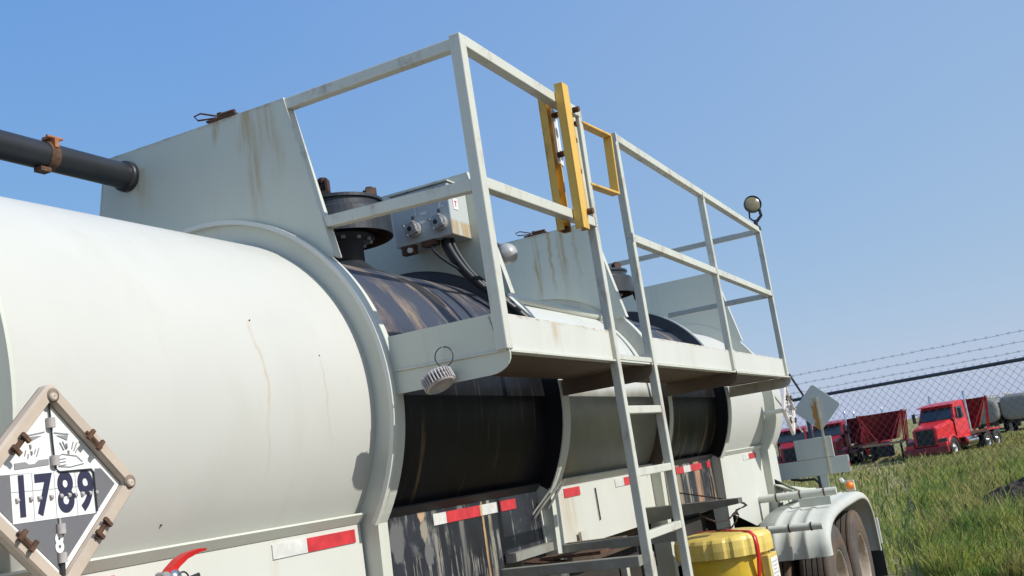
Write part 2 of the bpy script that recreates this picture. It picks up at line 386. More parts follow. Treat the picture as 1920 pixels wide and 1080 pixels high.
g.grid([[(x, y, gz(x)) for y in ys] for x in xs])
go = g.build('ground', ground_mat()); go['kind'] = 'structure'

# ---------------------------------------------------------------- the tanker trailer
TR = thing('tanker_trailer', 'pale grey acid tanker trailer with ribbed tank, raised walkway, guardrails and ladder', 'tanker trailer', (0, 0, -1.8))
ZC, RT, RR, SKY = 0.373, 0.736, 0.827, -0.615
def tank(x0, x1, mat, r=RT, name='tank_section'):
    mb = MB(); mb.lathe([(r, x0), (r, x1)], (0, 0, ZC), (1, 0, 0), n=128)
    return mb.build(name, mat, TR)
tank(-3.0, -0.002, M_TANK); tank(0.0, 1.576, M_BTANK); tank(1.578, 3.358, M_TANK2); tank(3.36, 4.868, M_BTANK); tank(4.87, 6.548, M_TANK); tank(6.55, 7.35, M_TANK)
def shell_pt(x, z, off=0.002):
    y = -math.sqrt(RT ** 2 - (z - ZC) ** 2); k = (RT + off) / RT; return (x, y * k, ZC + (z - ZC) * k)
for (x, z, r) in ((-0.62, 0.63, 0.0028), (-0.30, 0.52, 0.002), (-1.05, 0.02, 0.003)):
    p = Vector(shell_pt(x, z, 0.0)); q = Vector(shell_pt(x, z, 0.004)); MB().tube([p, q], r, 8).build('shell_speck', M_RIVET, TR)
def head(x, s):
    mb = MB(); pr = [(RT * math.cos(a), x + s * 0.22 * math.sin(a)) for a in [math.pi / 2 * k / 10 for k in range(11)]]
    pr[-1] = (0.001, pr[-1][1]); mb.lathe(pr, (0, 0, ZC), (1, 0, 0), n=96); return mb.build('tank_head', M_TANK, TR)
head(-3.0, -1); head(7.35, 1)

# stiffening rings: web plate, rolled flange, straight lower leg
A0 = R_(-34)                                    # ring runs over the top from 34 degrees below level each side
def ring(x, w, webmat, mat, legs=True):
    mb = MB(); n = 96; aa = [A0 + (math.pi - 2 * A0) * k / n for k in range(n + 1)]
    P = lambda r, a, xx: (xx, r * math.cos(a), ZC + r * math.sin(a))
    t = 0.005
    for xx in (x - t, x + t): mb.grid([[P(RT - 0.01, a, xx) for a in aa], [P(RR - 0.004, a, xx) for a in aa]], smooth=False)
    o = mb.build('stiffening_ring', webmat, TR)
    fb = MB()
    fb.grid([[P(RR - 0.006, a, x - 0.007) for a in aa], [P(RR, a, x - 0.007) for a in aa], [P(RR, a, x + w) for a in aa], [P(RR - 0.006, a, x + w) for a in aa], [P(RR - 0.006, a, x - 0.007) for a in aa]], smooth=False)
    fl = fb.build('ring_flange', mat, o)
    for p in fl.data.polygons: p.use_smooth = False
    if legs:
        for sgn in (-1, 1):
            ye, ze = RR * math.cos(A0), ZC + RR * math.sin(A0)
            lg = MB()
            lg.prism([(x - 0.004, sgn * ye, ze + 0.02), (x - 0.004, sgn * (ye - 0.02), -0.95), (x - 0.004, sgn * 0.56, -0.95), (x - 0.004, sgn * 0.56, -0.08), (x - 0.004, sgn * 0.60, -0.02)], (0.008, 0, 0))
            lg.prism([(x - 0.008, sgn * (ye + 0.001), ze + 0.015), (x - 0.008, sgn * (ye - 0.019), -0.95), (x - 0.008, sgn * (ye - 0.027), -0.95), (x - 0.008, sgn * (ye - 0.007), ze + 0.015)], (w + 0.01, 0, 0))
            lg.build('ring_leg', mat, o)
    return o
ring(-1.66, 0.004, M_RING, M_RING)
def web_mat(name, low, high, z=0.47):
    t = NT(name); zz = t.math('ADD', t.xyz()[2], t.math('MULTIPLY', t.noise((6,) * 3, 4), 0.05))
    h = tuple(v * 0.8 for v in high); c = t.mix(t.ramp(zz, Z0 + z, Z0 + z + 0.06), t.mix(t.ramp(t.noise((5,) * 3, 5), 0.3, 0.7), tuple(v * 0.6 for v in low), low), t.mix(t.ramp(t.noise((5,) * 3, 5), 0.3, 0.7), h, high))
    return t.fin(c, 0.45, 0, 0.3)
M_WEBB = web_mat('dark web paler above', (0.010, 0.010, 0.011), (0.085, 0.095, 0.115)); M_WEBC = web_mat('brown web paler above', (0.10, 0.075, 0.055), (0.58, 0.59, 0.51))  # webs are darker below walkway height, paler above
r0_ = ring(0.0, 0.055, M_RING, M_RING)
lb_ = MB(); aa_ = [A0 + (math.pi - 2 * A0) * k / 96 for k in range(97)]
PQ = lambda r, a, xx: (xx, r * math.cos(a), ZC + r * math.sin(a))
lb_.grid([[PQ(RR - 0.012, a, -0.0085) for a in aa_], [PQ(RR + 0.005, a, -0.0085) for a in aa_], [PQ(RR + 0.005, a, -0.034) for a in aa_], [PQ(RR - 0.012, a, -0.034) for a in aa_], [PQ(RR - 0.012, a, -0.0085) for a in aa_]], smooth=False)
lb_.build('ring_lip', paint('lip paint', (0.68, 0.685, 0.62), 0.4, 0.3, 0.5), r0_)
ring(1.58, 0.085, M_WEBB, M_RING)
ring(3.36, 0.06, M_WEBC, M_RING)
ring(4.87, 0.085, M_WEBB, M_RING)
ring(6.55, 0.06, M_RING, M_RING)

# spill bulkheads standing over the tank
def bulkhead(x, mat, w, zt=1.625):
    arc = []
    yb, zb = 0.632, 0.935
    a_ = math.atan2(zb - ZC, yb); r = RR - 0.03
    for k in range(33):
        a = math.pi - a_ + (2 * a_ - math.pi) * k / 32
        arc.append((x - 0.003, r * math.cos(a), ZC + r * math.sin(a)))
    arc[0] = (x - 0.003, -yb, zb); arc[-1] = (x - 0.003, yb, zb)
    m_ = len(arc); top = []
    for k in range(m_):
        f = k / (m_ - 1); top.append((x - 0.003, -0.484 + 0.968 * f, zt))
    mb = MB(); a_, t_ = arc, top
    side = lambda p, q, f: tuple(p[i] + (q[i] - p[i]) * f for i in range(3))
    rows = [[side(a_[k], t_[k], j / 4) for k in range(m_)] for j in range(5)]
    mb.grid(rows, smooth=False); mb.grid([[(p[0] + 0.006, p[1], p[2]) for p in r] for r in rows], smooth=False)
    ed = rows[0] + [r[-1] for r in rows[1:]] + rows[-1][::-1][1:] + [r[0] for r in rows[::-1][1:-1]]
    mb.grid([ed, [(p[0] + 0.006, p[1], p[2]) for p in ed]], smooth=False, close=True)
    o = mb.build('bulkhead_plate', mat, TR)
    for sgn in (-1, 1):
        e = MB(); e.beam((x + w / 2 - 0.004, sgn * 0.485, zt + 0.002), (x + w / 2 - 0.004, sgn * (yb + 0.004), zb), w, 0.007, side=(1, 0, 0))
        e.build('bulkhead_flange', M_RAIL, o)
    return o
bulkhead(0.0, M_PLATE_A, 0.052); bulkhead(1.57, M_PLATE, 0.05); bulkhead(3.34, M_PLATE_C, 0.05); bulkhead(6.55, M_PLATE, 0.05)
for (x, ys_) in ((0.0, (-0.10, -0.16, -0.22)), (3.34, (0.0, -0.07, -0.14))):   # latches lying on the top edges
    mb = MB()
    mb.bb((x - 0.015, ys_[2] - 0.03, 1.627), (x + 0.015, ys_[0], 1.634))
    mb.tube([(x, ys_[2] - 0.02, 1.642), (x, ys_[1], 1.645)], 0.010, 10)
    mb.tube([(x - 0.01, ys_[1], 1.64), (x - 0.02, ys_[0] + 0.02, 1.672), (x - 0.02, ys_[0] + 0.055, 1.668), (x - 0.015, ys_[0] + 0.04, 1.648), (x, ys_[1] + 0.02, 1.64)], 0.004, 6)
    mb.bb((x - 0.010, ys_[1] - 0.015, 1.634), (x + 0.012, ys_[1] + 0.005, 1.655))
    mb.build('latch', M_RUST, TR)

# dark flanged manways in the two black bays
def manway(x, y):
    c = (x, y, 0)
    o = MB().lathe([(0.115, 1.05), (0.115, 1.255), (0.175, 1.26), (0.175, 1.29), (0.12, 1.293), (0.12, 1.335)], c, n=40).build('manway_neck', M_DARK, TR)
    d = MB()
    d.lathe([(0.12, 1.335), (0.19, 1.345), (0.252, 1.34), (0.262, 1.265), (0.270, 1.265), (0.268, 1.385), (0.262, 1.393), (0.230, 1.397), (0.228, 1.402), (0.228, 1.435)], c, n=56, smooth=False)
    d.build('spill_dish', M_DARK, o); u = MB(); u.lathe([(0.118, 1.332), (0.19, 1.341), (0.250, 1.336), (0.259, 1.268)], c, n=56, smooth=False); u.build('dish_underside', simple('brown scale', (0.10, 0.05, 0.03), 0.8, 0, 0.5, 14), o)
    l = MB(); l.lathe([(0.20, 1.434), (0.240, 1.436), (0.240, 1.450), (0.232, 1.454), (0.12, 1.465), (0.001, 1.469)], c, n=56, smooth=False)
    lo = l.build('manway_lid', M_DARK, o)
    for a in (80, 200, 320):
        ca, sa = math.cos(R_(a)), math.sin(R_(a)); b = MB()
        px, py = x + 0.19 * ca, y + 0.19 * sa
        rot = Matrix.Rotation(R_(a), 3, 'Z')
        rr_ = lambda dy, z: Vector((px, py, z)) + rot @ Vector((0, dy, 0)); b.box(rr_(-0.022, 1.496), (0.055, 0.012, 0.075), rot); b.box(rr_(0.022, 1.496), (0.055, 0.012, 0.075), rot)
        b.box((px, py, 1.466), (0.058, 0.056, 0.014), rot); b.tube([(px, py, 1.46), (px, py, 1.535)], 0.012, 10); b.tube([(px, py, 1.515), (px, py, 1.543)], 0.020, 6)
        b.build('lid_clamp', simple('dark rusty clamp', (0.10, 0.055, 0.035), 0.7, 0.2, 0.5, 20) if a != 80 else M_GALV, lo)
    for k in range(12):
        bo = MB(); a = 2 * math.pi * k / 12 + 0.2; bo.lathe([(0.001, 1.245), (0.011, 1.246), (0.011, 1.26)], (x + 0.155 * math.cos(a), y + 0.155 * math.sin(a), 0), n=6)
        bo.build('flange_bolt', M_GALV, o)
    # reinforcing saddle on the shell
    s = MB(); n = 40; rows = []
    for rr_, dz in ((0.115, 0.05), (0.17, 0.012), (0.21, 0.006), (0.215, -0.01)):
        row = []
        for k in range(n + 1):
            a = 2 * math.pi * k / n; yy = y + rr_ * math.sin(a)
            row.append((x + rr_ * math.cos(a), yy, ZC + math.sqrt(RT ** 2 - yy ** 2) + dz))
        rows.append(row)
    s.grid(rows); s.build('saddle', M_DARK, o)
manway(0.97, -0.03); manway(4.4, -0.10)
mb = MB(); mb.tube([(4.52, -0.30, 1.36), (4.53, -0.36, 1.29), (4.55, -0.37, 1.22)], 0.045, 14); mb.build('drain_elbow', M_BLACK, TR)

# control box on the second bulkhead
cb = MB().bb((1.36, -0.465, 1.262), (1.565, -0.12, 1.54)).build('control_box', paint('control box paint', (0.50, 0.535, 0.52), 0.45, 0.4, 0.8, bands=((1, -0.47, 0.04, 1.2, 1.33, 0.9),)), TR, bevel=0.006)
mb = MB(); mb.bb((1.35, -0.475, 1.541), (1.565, -0.115, 1.548)); mb.build('box_lid', M_RAIL, cb)
for y in (-0.245, -0.40):
    z = 1.333
    c = MB()
    c.lathe([(0.042, 0), (0.042, -0.03), (0.034, -0.032), (0.034, -0.055), (0.001, -0.057)], (1.36, y, z), (1, 0, 0), n=18, smooth=False)
    for k in range(4):
        a = k * math.pi / 2 + 0.5; c.tube([(1.33, y + 0.036 * math.cos(a), z + 0.036 * math.sin(a)), (1.30, y + 0.04 * math.cos(a), z + 0.04 * math.sin(a))], 0.008, 6)
    c.build('cable_connector', M_GALV, cb)
    MB().lathe([(0.013, -0.058), (0.001, -0.060)], (1.36, y, z), (1, 0, 0), n=16).build('connector_socket', M_BLACK, cb)
    MB().tube([(1.335, y - 0.01, z + 0.05), (1.335, y - 0.012, z + 0.066)], 0.008, 8).build('connector_pin', M_BLACK, cb)
text_mb('1', (1.357, -0.262, 1.432), (0, -1, 0), (0, 0, 1), 0.088, 0.0008, 0.0008, 0.7).build('number', M_MARK, cb)
text_mb('2', (1.357, -0.408, 1.440), (0, -1, 0), (0, 0, 1), 0.088, 0.0008, 0.0008, 0.8).build('number', M_MARK, cb)
for (y, z) in ((-0.19, 1.50), (-0.345, 1.505)):
    b = MB(); b.bb((1.345, y - 0.035, z - 0.008), (1.36, y + 0.03, z + 0.012)); b.tube([(1.34, y - 0.05, z + 0.008), (1.36, y - 0.05, z + 0.008)], 0.009, 8); b.build('hinge', M_RUST, cb)
for (y0, y1, z) in ((-0.29, -0.33, 1.40), (-0.275, -0.315, 1.355), (-0.275, -0.31, 1.49)):
    MB().bb((1.357, y0, z), (1.36, y1, z + 0.016)).build('sticker', M_MARK, cb)
st = MB().bb((1.40, -0.466, 1.40), (1.45, -0.468, 1.46)).build('sticker', M_WHITE, cb)
MB().bb((1.415, -0.4685, 1.415), (1.436, -0.469, 1.445)).build('sticker_mark', M_RED, st) if False else None
mk = MB(); mk.bb((1.412, -0.4682, 1.44), (1.438, -0.4692, 1.446)); mk.bb((1.420, -0.4682, 1.415), (1.428, -0.4692, 1.440)); mk.build('sticker_mark', M_RED, cb)
mb = MB(); mb.bb((1.36, -0.225, 1.215), (1.40, -0.15, 1.262)); mb.build('rubber_foot', M_RUST, cb)
mb = MB(); mb.bb((1.36, -0.35, 1.235), (1.42, -0.27, 1.262)); mb.build('rubber_foot', M_RUST, cb)
MB().tube([(1.345, -0.205, 1.232), (1.36, -0.205, 1.232)], 0.014, 10).build('foot_bolt', M_WHITE, cb)
# cable bundle dropping off the box
def cable(pts, r, nm='cable'):
    P_ = [Vector(p) for p in pts]; out = []
    for i in range(len(P_) - 1):
        a = P_[max(i - 1, 0)]; b = P_[i]; c = P_[i + 1]; d = P_[min(i + 2, len(P_) - 1)]
        for k in range(6):
            t = k / 6; out.append(0.5 * ((2 * b) + (c - a) * t + (2 * a - 5 * b + 4 * c - d) * t * t + (3 * b - a - 3 * c + d) * t ** 3))
    out.append(P_[-1]); return MB().tube(out, r, 10).build(nm, M_BLACK, cb)
for dx, dy, r in ((0, 0, 0.019), (0.02, 0.026, 0.018), (0.035, -0.012, 0.016)):
    cable([(1.42 + dx, -0.385 + dy, 1.27), (1.40 + dx, -0.415 + dy, 1.19), (1.40 + dx, -0.48 + dy * .8, 1.07), (1.43 + dx, -0.56 + dy * .5, 0.965), (1.50 + dx, -0.64 + dy * .4, 0.875), (1.56, -0.72 + dy, 0.77)], r)
cable([(1.38, -0.32, 1.265), (1.36, -0.34, 1.20), (1.37, -0.40, 1.13), (1.39, -0.47, 1.07)], 0.008)
for p in ((1.42, -0.51, 1.02), (1.44, -0.56, 0.965)): MB().tube([(p[0] - 0.05, p[1] - 0.01, p[2]), (p[0] - 0.02, p[1] - 0.045, p[2]), (p[0] + 0.04, p[1] - 0.04, p[2] - 0.01)], 0.006, 6).build('cable_tie', M_BLACK, cb)
MB().tube([(1.60, -0.44, 0.985), (3.33, -0.47, 0.962)], 0.022, 14).build('conduit', M_RING, TR)
# small round lamp behind the second bulkhead
lp = MB(); lp.lathe([(0.03, -0.03), (0.055, 0.0), (0.06, 0.02), (0.045, 0.05), (0.001, 0.062)], (1.70, -0.585, 1.165), (-0.6, -0.7, 0.1), n=24)
lo = lp.build('deck_lamp', M_GALV, TR)
MB().tube([(1.62, -0.53, 1.26), (1.68, -0.555, 1.22), (1.70, -0.575, 1.18)], 0.012, 8).build('lamp_bracket', M_BLACK, lo)

# ---- walkway
YO = -1.292
wk = MB()
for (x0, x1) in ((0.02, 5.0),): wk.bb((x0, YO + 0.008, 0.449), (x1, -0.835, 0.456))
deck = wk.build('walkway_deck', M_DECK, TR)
MB().bb((0.02, YO, 0.449), (1.112, YO + 0.006, 0.583)).build('toe_board', M_TOE, TR, bevel=0.002)
MB().bb((1.676, YO, 0.452), (5.0, YO + 0.006, 0.583)).build('toe_board', M_TOE, TR, bevel=0.002)
MB().bb((1.114, YO - 0.01, 0.452), (1.674, YO + 0.03, 0.474)).build('walkway_step_edge', M_RAIL, TR)
MB().bb((0.02, YO - 0.012, 0.440), (5.0, YO + 0.03, 0.448)).build('walkway_lip', M_RAIL, TR)
def bracket(x, mat, full=False, yi=-0.822):
    r = 0.085; pts = [(yi, 0.584 if full else 0.447), (YO + 0.001, 0.584 if full else 0.447), (YO - 0.016, 0.447 + 0.004), (YO - 0.018, 0.43)]
    for k in range(7):
        a = k / 6 * math.pi / 2; pts.append((YO - 0.018 + r * (1 - math.cos(a)), 0.368 + r * 0.7 * (1 - math.sin(a))))
    pts += [(yi + 0.005, 0.366)]
    mb = MB(); mb.prism([(x - 0.004, p[0], p[1]) for p in pts], (0.008, 0, 0)); return mb.build('walkway_bracket', mat, TR)
bracket(-0.001 + 0.012, M_PLATE, True)
for x in (1.60, 3.30, 4.99): bracket(x, M_DECK if x != 4.99 else M_RAIL)
MB().tube([(0.004, -0.84, 0.452), (0.004, -1.30, 0.446)], 0.005, 6).build('weld_bead', M_RAIL, TR)
MB().tube([(0.004, -1.245, 0.575), (0.004, -1.275, 0.455)], 0.003, 6).build('weld_bead', M_RAIL, TR)

# ---- guardrail and ladder
gr = MB().beam((0.012, YO + 0.002, 0.448), (0.000, YO + 0.002, 1.635), 0.05, 0.046, side=(1, 0, 0)).build('guardrail_post', M_RAIL, TR, bevel=0.004)
def rail(p, q, w=0.042, h=None, nm='guardrail_rail', side=(0, 1, 0), par=TR): return MB().beam(p, q, w, h, side=side).build(nm, M_RAIL, par, bevel=0.004)
rail((0.018, YO, 1.612), (1.15, YO, 1.616), 0.046)
rail((0.018, YO, 1.062), (1.13, YO, 1.082), 0.044)
rail((0.016, YO + 0.027, 1.608), (0.024, -0.49, 1.602), 0.045, side=(1, 0, 0))
rail((0.016, YO + 0.027, 1.062), (0.026, -0.60, 1.082), 0.045, side=(1, 0, 0))
rail((1.68, YO, 1.612), (4.885, YO, 1.600), 0.042)
rail((1.68, YO, 1.084), (4.905, YO, 1.090), 0.042)
for x in (3.27, 4.905):
    rail((x, YO - 0.001, 0.455), (x, YO - 0.001, 1.578 if x < 4 else 1.60), 0.04, side=(1, 0, 0), nm='guardrail_post')
rail((4.90, YO + 0.02, 1.592), (4.90, 0.66, 1.592), 0.04, side=(1, 0, 0))
rail((4.90, YO + 0.02, 1.085), (4.90, -0.47, 1.085), 0.04, side=(1, 0, 0))
rail((4.90, 0.66, 0.90), (4.90, 0.66, 1.571), 0.04, side=(1, 0, 0), nm='guardrail_post')
ld = MB()
def stile(pts):
    mb = MB()
    for a, b in zip(pts, pts[1:]): mb.beam(a, b, 0.042, 0.04, side=(1, 0, 0))
    return mb.build('ladder_stile', M_RAIL, TR, bevel=0.004)
stile([(1.165, YO, 1.640), (1.135, YO, 1.08), (1.128, YO, -1.30)])
stile([(1.658, YO, 1.636), (1.658, YO, 1.08), (1.650, YO, -1.30)])
for z in (0.222, -0.056, -0.330, -0.605, -0.88, -1.155):
    MB().bb((1.150, YO - 0.018, z - 0.018), (1.630, YO + 0.018, z + 0.018)).build('ladder_rung', M_RAIL, TR, bevel=0.004)

for (x_, z_) in ((1.145, 1.616), (1.14, 1.082), (1.66, 1.612), (1.66, 1.084), (3.27, 1.086), (3.27, 1.584), (4.905, 1.09)):
    MB().tube([(x_ - 0.022, YO - 0.0225, z_ - 0.022), (x_ - 0.022, YO - 0.0225, z_ + 0.022)], 0.0045, 6).build('weld_bead', M_RAIL, TR)
# yellow self-closing gate parts bolted to the rail
def channel(x, y, z0, z1, w=0.075, d=0.035, lean=0.0, out=1):
    mb = MB()
    for (a, b, c_, d_) in ((x - w / 2, x + w / 2, y, y - 0.006 * out), (x - w / 2, x - w / 2 + 0.006, y, y + d * out), (x + w / 2 - 0.006, x + w / 2, y, y + d * out)):
        mb.prism([(a - lean, c_, z0), (b - lean, c_, z0), (b - lean, d_, z0), (a - lean, d_, z0)], (lean, 0, z1 - z0))
    return mb
gt = channel(0.895, -1.352, 1.005, 1.675, 0.07, 0.034, 0.02).build('gate_mount', M_YEL, TR, bevel=0.002)
channel(0.915, -1.232, 1.02, 1.64, 0.085, 0.03, 0.02, -1).build('gate_mount', M_YEL, TR, bevel=0.002)
MB().prism([(0.925, -1.262, 1.34), (0.975, -1.262, 1.33), (0.985, -1.262, 1.585), (0.945, -1.262, 1.60)], (0, 0.012, 0)).build('gate_pad', M_WHITE, gt)
sp = MB(); sp.tube([(1.00, -1.325, 1.12), (1.01, -1.325, 1.55)], 0.014, 12); sp.build('gate_spring', simple('cream sleeve', (0.72, 0.62, 0.38), 0.5), gt)
for p in ((0.95, -1.27, 1.565), (0.93, -1.275, 1.375), (0.955, -1.37, 1.565), (0.965, -1.33, 1.43), (0.945, -1.335, 1.28), (0.915, -1.37, 1.085), (0.86, -1.26, 1.09), (0.90, -1.25, 1.03), (1.01, -1.33, 1.52)):
    MB().tube([(p[0], p[1] + 0.016, p[2]), (p[0], p[1] - 0.014, p[2])], 0.014, 8).build('gate_bolt', M_RUST, gt)
fr = MB(); y = -1.295
fr.beam((1.17, y, 1.575), (1.570, y, 1.60), 0.045, 0.012, side=(0, 1, 0)); fr.beam((1.565, y, 1.605), (1.535, y, 1.292), 0.045, 0.012, side=(0, 1, 0)); fr.beam((1.15, y, 1.270), (1.545, y, 1.293), 0.045, 0.012, side=(0, 1, 0))
fr.build('gate_loop', M_YEL, gt, bevel=0.003)

# work lamp on the rear post
wl = MB(); ax = Vector((-0.86, -0.48, 0.12)); c = Vector((4.90, YO - 0.005, 1.815))
wl.lathe([(0.066, 0.012), (0.070, 0.0), (0.066, -0.03), (0.045, -0.06), (0.001, -0.068)], c, ax, n=32)
w0 = wl.build('work_lamp', M_BLACK, TR)
MB().lathe([(0.064, 0.0), (0.045, 0.009), (0.001, 0.012)], c, ax, n=32).build('lamp_lens', M_LENS, w0)
b = MB(); b.tube([(4.90, YO + 0.035, 1.76), (4.905, YO + 0.04, 1.71), (4.90, YO + 0.005, 1.672)], 0.007, 6); b.tube([(4.90, YO - 0.045, 1.765), (4.905, YO - 0.05, 1.71), (4.90, YO - 0.01, 1.672)], 0.013, 6); b.tube([(4.90, YO, 1.61), (4.90, YO, 1.685)], 0.016, 8); b.bb((4.875, YO - 0.025, 1.60), (4.935, YO + 0.02, 1.63))
b.build('lamp_bracket', M_BLACK, w0)

# ---- lower skirts, sill lips
def skirt(x0, x1, zb, mat, lipmat, poly=None):
    for sgn in (-1, 1):
        y = sgn * 0.615
        mb = MB()
        P2 = poly if poly else [(x0, -0.078), (x1, -0.078), (x1, zb), (x0, zb)]
        mb.prism([(p[0], y, p[1]) for p in P2], (0, -sgn * 0.006, 0)); o = mb.build('skirt_panel', mat, TR)
        l = MB(); l.prism([(x0, sgn * 0.598, -0.056), (x0, sgn * 0.640, -0.040), (x0, sgn * 0.646, -0.046), (x0, sgn * 0.618, -0.077), (x0, sgn * 0.600, -0.077)], (x1 - x0, 0, 0)); l.build('sill_lip', lipmat, o)
skirt(-2.9, -0.02, -0.95, M_SKIRT, M_RING)
skirt(0.012, 1.56, -0.95, M_BSK1, M_BLACK)
skirt(1.60, 3.35, -0.402, M_SKIRT, M_RING)
skirt(3.372, 4.86, -0.40, M_BSK2, M_BLACK)
skirt(4.885, 6.54, -0.6, M_SKIRT, M_RING, [(4.885, -0.078), (6.54, -0.078), (6.56, -0.70), (6.35, -0.86), (6.0, -0.72), (4.885, -0.46)])
# thin vertical bar, tab and weld seam low on the pale skirt
MB().tube([(2.34, -0.622, -0.12), (2.345, -0.622, -0.30)], 0.004, 6).build('drip_line', M_BLACK, TR)
MB().tube([(5.10, -0.622, -0.12), (5.14, -0.622, -0.44)], 0.006, 6).build('drip_line', M_DARK, TR)
MB().bb((1.98, -0.645, -0.43), (2.08, -0.63, -0.33)).build('mounting_tab', M_SKIRT, TR)
# centre sill and running gear below
mb = MB(); mb.bb((-2.9, -0.45, -0.78), (8.2, -0.35, -0.50)); mb.bb((-2.9, 0.35, -0.78), (8.2, 0.45, -0.50))
for x in (-1.6, 0.3, 1.9, 3.5, 5.0): mb.bb((x, -0.58, -0.70), (x + 0.1, 0.58, -0.55))
mb.build('chassis_rail', simple('dirty chassis', (0.04, 0.033, 0.028), 0.8, 0, 0.4, 5), TR)
mb = MB(); mb.bb((1.60, -0.53, -0.52), (3.33, -0.48, -0.40)); mb.build('side_rail', simple('rusty brown rail', (0.10, 0.065, 0.04), .8, 0, .5, 8), TR)
mb = MB(); n = 20
def holed(x0, x1, z0, z1, hx, hz, rx, rz, y, t):
    mb = MB(); out = []; inn = []; n = 40
    for k in range(n):
        a = 2 * math.pi * k / n; dx, dz = math.cos(a), math.sin(a)
        s = min(((x1 if dx > 0 else x0) - hx) / dx if abs(dx) > 1e-6 else 1e9, ((z1 if dz > 0 else z0) - hz) / dz if abs(dz) > 1e-6 else 1e9)
        out.append((hx + dx * s, hz + dz * s)); inn.append((hx + rx * dx, hz + rz * dz))
    for yy in (y, y + t): mb.grid([[(p[0], yy, p[1]) for p in out], [(p[0], yy, p[1]) for p in inn]], smooth=False, close=True)
    mb.grid([[(p[0], y, p[1]) for p in inn], [(p[0], y + t, p[1]) for p in inn]], close=True); mb.grid([[(p[0], y, p[1]) for p in out], [(p[0], y + t, p[1]) for p in out]], smooth=False, close=True)
    return mb
holed(6.57, 7.22, -0.60, -0.05, 6.76, -0.34, 0.13, 0.11, -0.61, 0.01).build('suspension_hanger', M_SKIRT, TR)
mb = MB(); mb.bb((6.5, -0.57, -0.7), (7.3, -0.55, -0.05)); mb.build('hanger_backing', M_BLACK, TR)
mb = MB(); mb.prism([(6.9, -0.60, -0.36), (7.25, -0.60, -0.50), (6.3, -1.0, -0.50)], (0, 0, -0.006)); 
mb.prism([(6.60, -0.62, -0.38), (7.05, -0.62, -0.47), (6.9, -0.98, -0.50), (6.45, -0.86, -0.47)], (0, 0, -0.01)); mb.build('gusset', M_RING, TR)
mb = MB(); mb.prism([(7.30, -0.62, -0.45), (7.40, -0.62, -0.45), (7.50, -0.62, -0.75), (7.40, -0.62, -0.75)], (0, 0.01, 0)); mb.build('rear_strut', M_SKIRT, TR)

# reflective tape
def tape(x0, x1, red, y=-0.6225, z0=-0.094, z1=-0.141): return MB().bb((x0, y, z1), (x1, y + 0.004, z0)).build('reflective_tape', M_RED if red else M_TAPEW, TR)
y_ = -0.6195
for a, b_, r_ in ((-1.55, -1.208, 1), (-0.538, -0.353, 0), (-0.353, -0.063, 1), (0.510, 0.619, 0), (0.621, 0.928, 1), (0.945, 1.105, 0), (1.128, 1.30, 1), (1.899, 2.119, 1), (2.68, 2.829, 0), (2.829, 3.10, 1), (3.90, 4.085, 1), (4.085, 4.259, 0), (4.259, 4.548, 1), (4.70, 4.80, 1), (5.86, 6.056, 0), (6.056, 6.348, 1)):
    tape(a, b_, r_, y_)
MB().bb((0.929, -0.6192, -0.142), (0.944, -0.6155, -0.094)).build('tan_stain', simple('tan residue', (0.62, 0.42, 0.20), 0.7), TR)

# ---- step frame at the ladder foot
M_STEP = paint('step paint with painted shade', (0.30, 0.31, 0.28), 0.55, 0.6, 0.8, blotch=0.6, dirt=0.3)  # base colour darkened to hold the step frame's shade
def bar(p, q, w, h, nm, mat=M_STEP, side=(0, 0, 1)): return MB().beam(p, q, w, h, side=side).build(nm, mat, TR, bevel=0.003)
bar((1.085, -0.52, -0.415), (1.085, -1.275, -0.425), 0.045, 0.05, 'step_frame')
bar((1.66, -0.58, -0.385), (1.66, -1.275, -0.385), 0.045, 0.05, 'step_frame')
MB().bb((1.11, -0.66, -0.375), (1.64, -0.62, -0.335)).build('step_frame', M_STEP, TR)
MB().bb((1.20, -1.05, -0.39), (1.32, -0.75, -0.375)).build('step_tread', M_RUST, TR)
MB().bb((1.70, -0.98, -0.41), (1.76, -0.66, -0.36)).build('step_box', M_DECK, TR)
mb = MB(); mb.prism([(3.02, -0.62, -0.30), (3.02, -1.24, -0.315), (3.02, -1.24, -0.345), (3.02, -0.62, -0.40)], (0.10, 0, 0)); mb.build('step_shelf', simple('oily grey steel', (0.17, 0.165, 0.14), 0.5, 0, 0.4, 9), TR)
mb = MB()                                       # bent rod and strap hanging beside the second ring
mb.tube([(1.56, -0.76, -0.05), (1.50, -0.68, -0.14), (1.47, -0.63, -0.20), (1.47, -0.61, -0.225), (1.48, -0.60, -0.20), (1.55, -0.70, -0.08)], 0.007, 8)
mb.tube([(1.575, -0.775, -0.04), (1.53, -0.68, -0.17)], 0.006, 8)
mb.build('hanging_strap', simple('grey strap', (0.38, 0.37, 0.33), 0.6), TR)
bar((1.565, -0.62, -0.16), (1.565, -0.625, -0.385), 0.012, 0.012, 'brace', M_SKIRT)
mb = MB()
for k in range(5): mb.tube([(1.17 + 0.03 * k, -0.68, -0.385), (1.13 + 0.03 * k, -0.86, -0.405)], 0.006, 6)
mb.build('rusty_links', M_RUST, TR)

